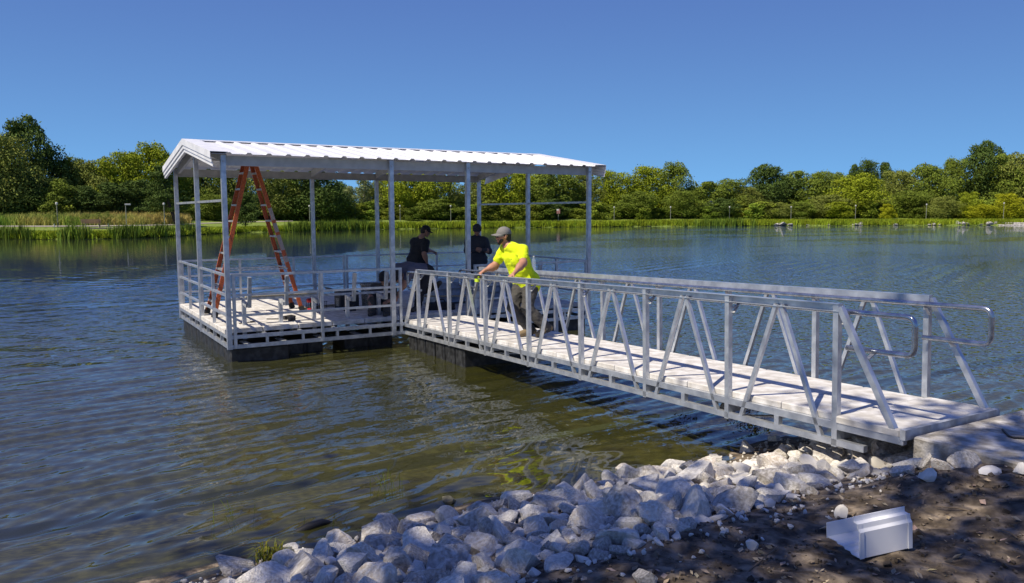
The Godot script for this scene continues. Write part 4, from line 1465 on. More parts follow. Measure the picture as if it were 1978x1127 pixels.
	for i in stones.size():
		var s: Array = stones[i]
		p = far_spot(bearing(s[0]), 0.1)
		p.y = 0.0
		var o := put("boulder", rock_mesh(200 + i, 2), M.boulder)
		tag(o, s[3], "boulder", "pale boulders along the right waterline")
		o.position = p + Vector3(0, s[2] * 0.35, 0)
		o.scale = Vector3(s[1] * 0.75, s[2] * 0.75, s[1] * 0.6)
		o.rotation.y = rng.randf() * 6.0
	p = far_spot(bearing(1964), -0.2)
	t = thing("stone_step", "long flat stone ledge at the waterline by the right edge", "stone ledge", Vector3(p.x, 0, p.z), -deg_to_rad(bearing(1964)))
	for i in 2:
		var b := MB.new()
		b.slab(Vector3(-2.6 + i * 0.5, -0.2 + i * 0.35, -0.8 - i * 0.5), Vector3(2.8, 0.15 + i * 0.33, 0.8 - i * 0.6), 0.05)
		part("slab", b, M.boulder, t)
	# a pale hut half hidden in the trees, and a small pink sign
	p = far_spot(bearing(1388), 24.0)
	t = thing("hut", "small pale hut half hidden among the right shore trees", "hut", p, -deg_to_rad(bearing(1388)))
	box_part("wall", Vector3(-1.6, 0, -1.2), Vector3(1.6, 2.2, 1.2), M.wall_pale, t)
	var rf := MB.new()
	rf.prism([Vector2(-1.5, 2.2), Vector2(1.5, 2.2), Vector2(0, 3.1)], Vector3(-1.9, 0, 0), Vector3(1.9, 0, 0), Vector3(0, 0, -1), Vector3.UP)
	part("roof", rf, M.roof_white, t)
	box_part("door", Vector3(-0.45, 0.0, 1.2), Vector3(0.45, 1.9, 1.23), M.dark_box, t)
	p = far_spot(bearing(1079), 12.0)
	t = thing("sign", "small faded pink and white sign on a post at the far shore", "sign", p, -deg_to_rad(bearing(1079)))
	bar_part("post", Vector3(0, -0.1, 0), Vector3(0, 1.9, 0), 0.07, 0.07, M.lamp_pole, t)
	box_part("board", Vector3(-0.3, 1.3, 0.04), Vector3(0.3, 2.1, 0.07), M.sign_pink, t)
	box_part("board_edge", Vector3(-0.3, 1.85, 0.071), Vector3(0.05, 2.1, 0.08), M.guard_white, t)


# ---------------------------------------------------------------- stones
var rock_cache := {}


func ico(level: int) -> Array:
	var t := (1.0 + sqrt(5.0)) / 2.0
	var v := []
	for s in [[-1, t, 0], [1, t, 0], [-1, -t, 0], [1, -t, 0], [0, -1, t], [0, 1, t], [0, -1, -t], [0, 1, -t], [t, 0, -1], [t, 0, 1], [-t, 0, -1], [-t, 0, 1]]:
		v.append(Vector3(s[0], s[1], s[2]).normalized())
	var f := [[0, 11, 5], [0, 5, 1], [0, 1, 7], [0, 7, 10], [0, 10, 11], [1, 5, 9], [5, 11, 4], [11, 10, 2], [10, 7, 6], [7, 1, 8], [3, 9, 4], [3, 4, 2], [3, 2, 6], [3, 6, 8], [3, 8, 9], [4, 9, 5], [2, 4, 11], [6, 2, 10], [8, 6, 7], [9, 8, 1]]
	for l in level:
		var mids := {}
		var g := []
		for q in f:
			var m := []
			for k in 3:
				var a: int = q[k]
				var b: int = q[(k + 1) % 3]
				var key := Vector2i(mini(a, b), maxi(a, b))
				if not mids.has(key):
					mids[key] = v.size()
					v.append(((v[a] + v[b]) * 0.5).normalized())
				m.append(mids[key])
			g.append_array([[q[0], m[0], m[2]], [q[1], m[1], m[0]], [q[2], m[2], m[1]], [m[0], m[1], m[2]]])
		f = g
	return [v, f]


func rock_mesh(seed_: int, level := 3) -> ArrayMesh:
	if rock_cache.has(seed_): return rock_cache[seed_]
	var r := RandomNumberGenerator.new()
	r.seed = seed_ * 131 + 5
	var g := ico(level)
	var cuts := []
	for i in 11:
		cuts.append([Vector3(r.randfn(), r.randfn(), r.randfn()).normalized(), r.randf_range(0.40, 0.72)])
	var st := Vector3(r.randf_range(0.85, 1.35), r.randf_range(0.58, 0.92), r.randf_range(0.75, 1.05))
	var pts := PackedVector3Array()
	for p in g[0]:
		var q: Vector3 = p * (1.0 + 0.16 * bumpy.get_noise_3dv(p * 1.3 + Vector3(seed_ * 3.1, 0, 0)))
		for c in cuts:
			var over: float = q.dot(c[0]) - c[1]
			if over > 0.0: q -= c[0] * over * 0.98
		q *= 1.0 + 0.022 * bumpy.get_noise_3dv(p * 4.5 + Vector3(0, seed_, 0)) + 0.012 * bumpy.get_noise_3dv(p * 11.0)
		pts.append(q * st)
	var nm := PackedVector3Array()
	nm.resize(pts.size())
	for f in g[1]:
		var m: Vector3 = (pts[f[1]] - pts[f[0]]).cross(pts[f[2]] - pts[f[0]])
		for k in 3: nm[f[k]] += m
	var b := MB.new()
	for f in g[1]:
		var m: Vector3 = (pts[f[1]] - pts[f[0]]).cross(pts[f[2]] - pts[f[0]]).normalized()
		var q := []
		for k in 3: q.append((nm[f[k]].normalized() * 0.08 + m * 0.92).normalized())
		b.tri_n(pts[f[0]], pts[f[1]], pts[f[2]], q[0], q[1], q[2])
	rock_cache[seed_] = b.mesh()
	return rock_cache[seed_]


func build_rocks() -> void:
	var t := Node3D.new()
	t.name = "rock_bank"
	add_child(t)
	tag(t, "bank of loose white limestone rocks along the near waterline", "", "", "structure")
	var kinds := []
	for i in 16: kinds.append(rock_mesh(i + 1, 3))
	var r := RandomNumberGenerator.new()
	r.seed = 4242
	var placed := []
	var cells := {}
	for pass_ in 4:
		var lo: float = [0.105, 0.070, 0.046, 0.028][pass_]
		var hi: float = [0.150, 0.105, 0.070, 0.046][pass_]
		var tries: int = [380, 2600, 6500, 5200][pass_]
		for i in tries:
			var x := r.randf_range(-2.6, 6.0)
			var edge := 7.66 + (0.15 if x < -0.6 else 0.0) + 0.35 * smoothstep(1.8, 3.0, x) + 0.16 * sin(x * 2.3) + 0.1 * sin(x * 5.1 + 1.0)
			var top := 9.50 + 0.07 * sin(x * 1.9 + 1.0) + 0.08 * sin(x * 4.3) - 0.12 * smoothstep(1.2, 2.4, x)
			var z := r.randf_range(edge, top)
			if x > 4.15 and z < 9.4: continue
			if x < -1.35 and z < 8.1 + (-1.35 - x) * 0.5: continue
			var rad := r.randf_range(lo, hi)
			if z + rad * 1.1 > top + 0.05: continue
			if x > 2.9 - rad and z > 9.5 - rad: continue
			if pass_ == 0 and r.randf() < 0.25: continue
			var ok := true
			var key := Vector2i(int(floor(x / 0.5)), int(floor(z / 0.5)))
			for a in range(-1, 2):
				for b in range(-1, 2):
					for q in cells.get(key + Vector2i(a, b), []):
						if Vector2(q.x - x, q.z - z).length() < (q.y + rad) * (0.80 if pass_ < 2 else 0.74):
							ok = false
			if not ok: continue
			if not cells.has(key): cells[key] = []
			cells[key].append(Vector3(x, rad, z))
			placed.append([x, z, rad, rad * 0.16, pass_])
	# a second, upper layer resting in the hollows
	var base := placed.size()
	for i in 150:
		var q: Array = placed[r.randi() % base]
		if q[2] < 0.1: continue
		var x: float = q[0] + r.randf_range(-0.15, 0.15)
		var z: float = q[1] + r.randf_range(-0.15, 0.15)
		if z < 8.1 or z > 9.4 or x > 2.75 and z > 9.25: continue
		placed.append([x, z, r.randf_range(0.055, 0.10), q[2] * 0.7, 4])
	# single stones lying out in the shallows and on the soil
	for s in [[-1.55, 7.62, 0.13], [2.72, 9.75, 0.09], [2.58, 9.9, 0.075], [2.76, 10.0, 0.08], [2.66, 10.2, 0.06], [2.78, 10.32, 0.05], [2.5, 9.72, 0.09], [2.78, 9.58, 0.10], [-1.15, 7.45, 0.07], [2.9, 7.55, 0.10], [3.3, 7.6, 0.12], [3.75, 7.55, 0.10], [0.2, 7.2, 0.1], [1.2, 7.3, 0.09], [1.5, 9.95, 0.05], [2.3, 10.0, 0.06], [-0.1, 10.0, 0.07], [0.7, 9.95, 0.045]]:
		placed.append([s[0], s[1], s[2], 0.02 if s[1] > 9.0 else -0.01, 5])
	for s in [[-1.95, 7.72, 0.16], [-2.25, 7.60, 0.12], [-2.62, 7.75, 0.17], [-2.05, 7.35, 0.10], [-2.45, 7.4, 0.13]]:
		placed.append([s[0], s[1], s[2], -0.13, 5])
	placed.sort_custom(func(a, b): return a[2] / Vector2(a[0] - CAM.x, a[1] - CAM.z).length() > b[2] / Vector2(b[0] - CAM.x, b[1] - CAM.z).length())
	var fill := MB.new()
	var count := 0
	for q in placed:
		var k: int = r.randi() % 16
		var sc: float = q[2] * r.randf_range(1.12, 1.42)
		var basis := Basis(Vector3.UP, r.randf() * TAU) * Basis(Vector3(1, 0, 0), r.randfn(0.0, 0.35)) * Basis(Vector3(0, 0, 1), r.randfn(0.0, 0.3))
		var at := Vector3(q[0], bank(q[0], q[1]) + q[3], q[1])
		var name_ := r.randf()
		var m: Material = M.stone_wet if at.y < -0.02 else M.stone_a if name_ < 0.45 else M.stone_b if name_ < 0.75 else M.stone_c
		if count < 300:
			var o := put("stone", kinds[k], m, t, at)
			o.basis = basis.scaled(Vector3.ONE * sc)
		else:
			var a: Array = rock_mesh(k + 101, 1).surface_get_arrays(0)
			for j in a[Mesh.ARRAY_VERTEX].size():
				fill.v.append(at + basis * (a[Mesh.ARRAY_VERTEX][j] * sc))
				fill.n.append((basis * a[Mesh.ARRAY_NORMAL][j]).normalized())
		count += 1
	# broken chips and gravel in the gaps
	for i in 1700:
		var x := r.randf_range(-2.0, 4.1)
		var z := r.randf_range(7.55, 9.95)
		if x > 2.85 and z > 9.45: continue
		if z > 9.65 and r.randf() < 0.6: continue
		var sc := r.randf_range(0.010, 0.030)
		var a: Array = rock_mesh(301 + r.randi() % 6, 0).surface_get_arrays(0)
		var basis := Basis(Vector3(r.randfn(), r.randfn(), r.randfn()).normalized(), r.randf() * TAU)
		var at := Vector3(x, bank(x, z) + sc * 0.5, z)
		for j in a[Mesh.ARRAY_VERTEX].size():
			fill.v.append(at + basis * (a[Mesh.ARRAY_VERTEX][j] * sc))
			fill.n.append((basis * a[Mesh.ARRAY_NORMAL][j]).normalized())
	if fill.v.size():
		tag(part("stone_fill", fill, M.stone_a, t), "", "", "", "stuff")
	print("stones ", count)


# ---------------------------------------------------------------- people
# A body is a field: distances to tapered capsules, joined by a smooth minimum and meshed as surface nets.
class Field:
	var v := PackedVector3Array()
	var n := PackedVector3Array()
	var idx := PackedInt32Array()
	var wrinkle: FastNoiseLite
	var fold := 0.0

	func add(bones: Array, cell: float, k: float) -> void:
		var lo := Vector3(1e9, 1e9, 1e9)
		var hi := -lo
		for b in bones:
			var ra: Vector3 = Vector3.ONE * (b[1] + cell * 2.0 + k * 0.3)
			var rb: Vector3 = Vector3.ONE * (b[3] + cell * 2.0 + k * 0.3)
			lo = lo.min(b[0] - ra).min(b[2] - rb)
			hi = hi.max(b[0] + ra).max(b[2] + rb)
		var dx := int((hi.x - lo.x) / cell) + 2
		var dy := int((hi.y - lo.y) / cell) + 2
		var dz := int((hi.z - lo.z) / cell) + 2
		var f := PackedFloat32Array()
		f.resize(dx * dy * dz)
		f.fill(1.0)
		for b in bones:
			var a: Vector3 = b[0]
			var e: Vector3 = b[2]
			var ra: float = b[1]
			var rb: float = b[3]
			var big := maxf(ra, rb) + cell * 2.0 + k
			var l := ((a.min(e) - Vector3.ONE * big) - lo) / cell
			var h := ((a.max(e) + Vector3.ONE * big) - lo) / cell
			var ab := e - a
			var len2 := maxf(ab.length_squared(), 1e-9)
			for z in range(maxi(0, int(l.z)), mini(dz - 1, int(h.z) + 1) + 1):
				for y in range(maxi(0, int(l.y)), mini(dy - 1, int(h.y) + 1) + 1):
					var o := (z * dy + y) * dx
					for x in range(maxi(0, int(l.x)), mini(dx - 1, int(h.x) + 1) + 1):
						var p := lo + Vector3(x, y, z) * cell
						var t := clampf((p - a).dot(ab) / len2, 0.0, 1.0)
						var d := (p - a - ab * t).length() - ra - (rb - ra) * t
						var c := f[o + x]
						var w := k - absf(c - d)
						f[o + x] = minf(c, d) - (w * w * 0.25 / k if w > 0.0 else 0.0)
		if fold > 0.0:
			for i in f.size():
				if absf(f[i]) < cell * 3.0:
					var p := lo + Vector3(i % dx, (i / dx) % dy, i / (dx * dy)) * cell
					f[i] += fold * wrinkle.get_noise_3dv(p * Vector3(6.0, 10.0, 6.0))
		var at := PackedInt32Array()
		at.resize(f.size())
		at.fill(-1)
		var sy := dx
		var sz := dx * dy
		for z in dz - 1:
			for y in dy - 1:
				var o := z * sz + y * sy
				for x in dx - 1:
					var i := o + x
					var f0 := f[i]
					if f0 > cell * 3.5 or f0 < -cell * 3.5: continue
					var q := [f0, f[i + 1], f[i + sy], f[i + sy + 1], f[i + sz], f[i + sz + 1], f[i + sz + sy], f[i + sz + sy + 1]]
					var neg := 0
					for c in q:
						if c < 0.0: neg += 1
					if neg == 0 or neg == 8: continue
					var s := Vector3.ZERO
					var cnt := 0
					for e in EDGES:
						var fa: float = q[e[0]]
						var fb: float = q[e[1]]
						if (fa < 0.0) != (fb < 0.0):
							var t := fa / (fa - fb)
							var pa := Vector3(e[0] & 1, (e[0] >> 1) & 1, e[0] >> 2)
							var pb := Vector3(e[1] & 1, (e[1] >> 1) & 1, e[1] >> 2)
							s += pa.lerp(pb, t)
							cnt += 1
					at[i] = v.size()
					v.append(lo + (Vector3(x, y, z) + s / cnt) * cell)
					n.append(Vector3(q[1] + q[3] + q[5] + q[7] - q[0] - q[2] - q[4] - q[6], q[2] + q[3] + q[6] + q[7] - q[0] - q[1] - q[4] - q[5], q[4] + q[5] + q[6] + q[7] - q[0] - q[1] - q[2] - q[3]).normalized())
		for z in range(1, dz - 1):
			for y in range(1, dy - 1):
				for x in range(1, dx - 1):
					var i := z * sz + y * sy + x
					if at[i] < 0: continue
					var a := f[i] < 0.0
					if a != (f[i + 1] < 0.0): face(at[i], at[i - sy], at[i - sy - sz], at[i - sz], a)
					if a != (f[i + sy] < 0.0): face(at[i], at[i - sz], at[i - sz - 1], at[i - 1], a)
					if a != (f[i + sz] < 0.0): face(at[i], at[i - 1], at[i - 1 - sy], at[i - sy], a)

	const EDGES := [[0, 1], [2, 3], [4, 5], [6, 7], [0, 2], [1, 3], [4, 6], [5, 7], [0, 4], [1, 5], [2, 6], [3, 7]]

	func face(a: int, b: int, c: int, d: int, flip: bool) -> void:
		if a < 0 or b < 0 or c < 0 or d < 0: return
		if flip: idx.append_array([a, c, b, a, d, c])
		else: idx.append_array([a, b, c, a, c, d])

	func mesh() -> ArrayMesh:
		var a := []
		a.resize(Mesh.ARRAY_MAX)
		a[Mesh.ARRAY_VERTEX] = v
		a[Mesh.ARRAY_NORMAL] = n
		a[Mesh.ARRAY_INDEX] = idx
		var m := ArrayMesh.new()
		m.add_surface_from_arrays(Mesh.PRIMITIVE_TRIANGLES, a)
		return m


func field_part(called: String, sets: Array, m: Material, parent: Node, fold := 0.0) -> void:
	var f := Field.new()
	f.wrinkle = bumpy
	f.fold = fold
	for s in sets: f.add(s[0], s[1], s[2])
	put(called, f.mesh(), m, parent)


func hand_bones(w: Vector3, d: Vector3, palm: Vector3, thumb: float, curl: float) -> Array:
	# w wrist, d towards the fingers, palm the way the palm faces, thumb +1 / -1 the side of the thumb, curl 0 .. 1
	d = d.normalized()
	palm = (palm - d * palm.dot(d)).normalized()
	var s := d.cross(palm).normalized() * thumb
	var out := [[w, 0.027, w + d * 0.045, 0.022], [w + d * 0.03 + s * 0.022, 0.016, w + d * 0.082 + s * 0.028, 0.0125], [w + d * 0.03, 0.017, w + d * 0.088 + s * 0.006, 0.0125], [w + d * 0.03 - s * 0.018, 0.016, w + d * 0.078 - s * 0.026, 0.0115]]
	var lens := [0.070, 0.078, 0.072, 0.056]
	for i in 4:
		var k := w + d * (0.084 - absf(i - 1.2) * 0.004) + s * (0.030 - 0.0195 * i)
		var a1 := curl * 0.9
		var a2 := curl * 2.1
		var d1 := d * cos(a1) + palm * sin(a1) + s * (0.06 - 0.05 * i)
		var d2 := d * cos(a2) + palm * sin(a2)
		var m: Vector3 = k + d1.normalized() * lens[i] * 0.55
		out.append([k, 0.0100, m, 0.0092])
		out.append([m, 0.0092, m + d2 * lens[i] * 0.5, 0.0078])
	var tb := w + d * 0.028 + s * 0.030
	var tm := tb + (d * 0.65 + s * 0.75).normalized() * 0.038 + palm * 0.008
	out.append([w + d * 0.015 + s * 0.012, 0.018, tb, 0.0135])
	out.append([tb, 0.0125, tm, 0.0105])
	out.append([tm, 0.0105, tm + (d * 0.9 + palm * (0.3 + curl * 0.5)).normalized() * 0.032, 0.0085])
	return out


func head_bones(c: Vector3, b: Basis) -> Array:   # b.z looks where the face looks, c the middle of the skull
	var o := []
	for q in [[0, 0.030, -0.022, 0.084, 0, 0.030, 0.022, 0.082], [0, -0.02, 0.03, 0.066, 0, -0.075, 0.052, 0.042], [0.035, -0.02, 0.04, 0.04, -0.035, -0.02, 0.04, 0.04], [0, -0.092, 0.066, 0.024, 0, -0.088, 0.06, 0.026],
			[0, 0.008, 0.094, 0.010, 0, -0.026, 0.110, 0.013], [0.014, -0.030, 0.098, 0.009, -0.014, -0.030, 0.098, 0.009], [0.034, 0.024, 0.084, 0.012, -0.034, 0.024, 0.084, 0.012], [0.018, -0.056, 0.088, 0.009, -0.018, -0.056, 0.088, 0.009], [0.016, -0.066, 0.086, 0.009, -0.016, -0.066, 0.086, 0.009],
			[0.080, 0.012, -0.008, 0.014, 0.084, -0.018, -0.004, 0.011], [-0.080, 0.012, -0.008, 0.014, -0.084, -0.018, -0.004, 0.011]]:
		o.append([c + b * Vector3(q[0], q[1], q[2]), q[3], c + b * Vector3(q[4], q[5], q[6]), q[7]])
	o.append([c + b * Vector3(0, -0.03, -0.02), 0.055, c + b * Vector3(0, -0.13, -0.035), 0.052])
	return o


func look(to: Vector3, up := Vector3.UP) -> Basis:
	var z := to.normalized()
	var x := up.cross(z).normalized()
	return Basis(x, z.cross(x), z)


func inset(a: Vector3, b: Vector3, t: float) -> Vector3:
	return a.lerp(b, t)


# J: joints in the world. Arms end in wrists; hand directions are given.
func person(label: String, J: Dictionary, look_: Dictionary) -> Node3D:
	var root := thing("person", label, "person", J.root)
	var j := {}
	for k in J: j[k] = J[k] - J.root if J[k] is Vector3 else J[k]
	var s: float = look_.get("girth", 1.0)
	var hb: Basis = look_.head
	var chest: Vector3 = (j.Ls + j.Rs) * 0.5
	var hips: Vector3 = (j.Lhip + j.Rhip) * 0.5
	var up := (chest - hips).normalized()
	var across: Vector3 = (j.Ls - j.Rs).normalized()
	var front: Vector3 = across.cross(up).normalized() * look_.get("front", 1.0)
	var belly := hips.lerp(chest, 0.35) + front * 0.02
	var ribs := hips.lerp(chest, 0.74) + front * 0.01
	var torso := func(g: float) -> Array:
		return [[j.Lhip + up * 0.02, 0.100 * s + g, j.Rhip + up * 0.02, 0.100 * s + g], [hips + across * 0.05, 0.108 * s + g, belly + across * 0.05, 0.112 * s + g], [hips - across * 0.05, 0.108 * s + g, belly - across * 0.05, 0.112 * s + g],
			[belly + across * 0.05, 0.112 * s + g, ribs + across * 0.07, 0.112 * s + g], [belly - across * 0.05, 0.112 * s + g, ribs - across * 0.07, 0.112 * s + g], [ribs + across * 0.08, 0.108 * s + g, j.Ls - across * 0.045 - up * 0.035, 0.070 + g], [ribs - across * 0.08, 0.108 * s + g, j.Rs + across * 0.045 - up * 0.035, 0.070 + g],
			[j.Ls - across * 0.03, 0.060 + g, j.Rs + across * 0.03, 0.060 + g]]
	var neck: Vector3 = j.head + hb * Vector3(0, -0.13, -0.035)
	var body: Array = torso.call(0.0)
	body.append([chest + up * 0.02, 0.062, neck, 0.054])
	for q in [j.Ls, j.Rs]: body.append([q.lerp(chest, 0.35) + up * 0.005, 0.05, neck.lerp(chest, 0.25), 0.05])
	for q in ["L", "R"]:
		body.append([j[q + "s"], 0.054 * s, j[q + "el"], 0.043 * s])
		body.append([j[q + "el"], 0.043 * s, inset(j[q + "el"], j[q + "w"], 0.35), 0.041 * s])
		body.append([inset(j[q + "el"], j[q + "w"], 0.35), 0.041 * s, j[q + "w"], 0.026])
		body.append([j[q + "hip"], 0.092 * s, j[q + "kn"], 0.056])
		body.append([j[q + "kn"], 0.056, j[q + "kn"].lerp(j[q + "an"], 0.35), 0.055])
		body.append([j[q + "kn"].lerp(j[q + "an"], 0.35), 0.055, j[q + "an"], 0.036])
		body.append([j[q + "an"], 0.038, j[q + "toe"], 0.030])
	var sets := [[body, 0.015, 0.05], [head_bones(j.head, hb), 0.006, 0.02]]
	for q in ["L", "R"]:
		sets.append([hand_bones(j[q + "w"], J[q + "hd"], J[q + "palm"], J[q + "th"], J.get(q + "curl", 0.5)), look_.get("hand_cell", 0.0055), 0.006])
	field_part("body", sets, M[look_.skin], root)
	# shirt
	var shirt: Array = torso.call(0.013)
	var sl: float = look_.get("sleeve", 0.62)
	for q in ["L", "R"]:
		shirt.append([j[q + "s"], 0.070 * s, inset(j[q + "s"], j[q + "el"], minf(sl, 1.0)), 0.064 * s if sl < 1.0 else 0.058])
		if sl >= 1.0: shirt.append([j[q + "el"], 0.058, inset(j[q + "el"], j[q + "w"], 0.93), 0.042])
	if look_.get("tail", 0.0) > 0.0:
		shirt.append([j.Lhip + up * 0.02, 0.122 * s, j.Lhip + Vector3.DOWN * look_.tail, 0.122 * s])
		shirt.append([j.Rhip + up * 0.02, 0.122 * s, j.Rhip + Vector3.DOWN * look_.tail, 0.122 * s])
	shirt.append([chest + up * 0.01, 0.072, chest.lerp(neck, 0.5), 0.066])
	for q in [j.Ls, j.Rs]: shirt.append([q.lerp(chest, 0.35) + up * 0.005, 0.064, neck.lerp(chest, 0.45), 0.062])
	field_part("shirt", [[shirt, 0.014, 0.045]], M[look_.shirt], root, 0.016)
	# trousers
	var tr := [[j.Lhip, 0.110 * s, j.Rhip, 0.110 * s], [hips, 0.112 * s, hips + up * 0.07, 0.115 * s]]
	for q in ["L", "R"]:
		tr.append([j[q + "hip"], 0.114 * s, j[q + "kn"], 0.084])
		tr.append([j[q + "kn"], 0.084, j[q + "an"], 0.074])
	field_part("trousers", [[tr, 0.015, 0.04]], M[look_.trousers], root, 0.02)
	for q in ["L", "R"]:
		var an: Vector3 = j[q + "an"]
		var toe: Vector3 = j[q + "toe"]
		var sh: Vector3 = (j[q + "kn"] - an).normalized()
		var heel: Vector3 = an - (toe - an).normalized() * 0.035 - sh * 0.03
		field_part("boot", [[[[an + sh * 0.07, 0.052, an, 0.050], [an, 0.050, heel, 0.044], [heel, 0.042, toe, 0.040], [an - sh * 0.0, 0.046, toe, 0.040]], 0.010, 0.02]], M[look_.boots], root)
	if look_.has("print"):
		var at: Vector3 = ribs.lerp(chest, 0.35) + across * 0.085 + front * (0.108 * s + 0.013)
		for i in 3:
			for k in [2, 4, 5][i]:
				var c: Vector3 = at + across * (0.012 * (k - [1, 2, 2.5][i])) - up * (0.020 * i)
				bar_part("print_mark", c - across * 0.004 + front * 0.004, c + across * 0.004 + front * 0.004, 0.010, 0.010, M.print_grey, root)
	# hair below the cap, cap with brim
	if look_.get("hair", true):
		field_part("hair", [[[[j.head + hb * Vector3(0, 0.022, -0.030), 0.087, j.head + hb * Vector3(0, -0.028, -0.045), 0.066], [j.head + hb * Vector3(0.075, 0.0, 0.0), 0.016, j.head + hb * Vector3(0.075, 0.03, 0.01), 0.02], [j.head + hb * Vector3(-0.075, 0.0, 0.0), 0.016, j.head + hb * Vector3(-0.075, 0.03, 0.01), 0.02]], 0.007, 0.015]], M.hair, root)
	if look_.has("beard"):
		field_part("beard", [[[[j.head + hb * Vector3(0.052, -0.05, 0.045), 0.026, j.head + hb * Vector3(0.0, -0.098, 0.070), 0.026], [j.head + hb * Vector3(-0.052, -0.05, 0.045), 0.026, j.head + hb * Vector3(0.0, -0.098, 0.070), 0.026], [j.head + hb * Vector3(-0.026, -0.046, 0.092), 0.008, j.head + hb * Vector3(0.026, -0.046, 0.092), 0.008]], 0.006, 0.012]], M.hair, root)
	var eyes := MB.new()
	if look_.get("glasses", false):
		for e in [-1.0, 1.0]:
			eyes.slab(Vector3(e * 0.037 - 0.031, -0.012, 0.0), Vector3(e * 0.037 + 0.031, 0.028, 0.012), 0.005)
		eyes.bar(Vector3(-0.01, 0.012, 0.006), Vector3(0.01, 0.012, 0.006), 0.006, 0.01)
		for e in [-1.0, 1.0]: eyes.bar(Vector3(e * 0.068, 0.014, 0.004), Vector3(e * 0.088, 0.012, -0.11), 0.004, 0.008)
		var g := part("sunglasses", eyes, M.lens_black, root, j.head + hb * Vector3(0, 0, 0.098))
		g.basis = hb
	else:
		for e in [-1.0, 1.0]:
			eyes = MB.new()
			eyes.lathe(Transform3D(), [Vector2(0.001, -0.011), Vector2(0.010, -0.005), Vector2(0.011, 0.003), Vector2(0.001, 0.011)], 8)
			part("eye", eyes, M.lens_black, root, j.head + hb * Vector3(e * 0.032, 0.006, 0.083))
	var cap := MB.new()
	var dome := []
	for i in 8:
		var a := PI * 0.5 * i / 7.0
		dome.append(Vector2(maxf(0.001, 0.103 * cos(a)), 0.012 + 0.098 * sin(a)))
	dome.push_front(Vector2(0.103, 0.0))
	cap.lathe(Transform3D(Basis(Vector3(0.94, 0, 0), Vector3(0, 1, 0), Vector3(0, 0, 1.08)), Vector3.ZERO), dome, 20)
	var co := part("cap", cap, M[look_.cap], root, j.head + hb * Vector3(0, 0.030, -0.004))
	co.basis = hb
	var brim := MB.new()
	var arc := []
	for i in 13:
		var a := PI * i / 12.0
		arc.append([Vector3(cos(a) * 0.096, 0.012 - 0.018 * absf(cos(a)), 0.03 + sin(a) * 0.075), Vector3(cos(a) * 0.088, -0.006 - 0.026 * pow(cos(a), 2.0), 0.04 + sin(a) * 0.155)])
	for i in 12:
		var up_ := Vector3(0, 0.005, 0)
		brim.quad(arc[i][0] + up_, arc[i][1] + up_, arc[i + 1][1] + up_, arc[i + 1][0] + up_)
		brim.quad(arc[i + 1][0], arc[i + 1][1], arc[i][1], arc[i][0])
		brim.quad(arc[i][1], arc[i + 1][1], arc[i + 1][1] + up_, arc[i][1] + up_)
	part("brim", brim, M[look_.get("brim", look_.cap)], co)
	return root


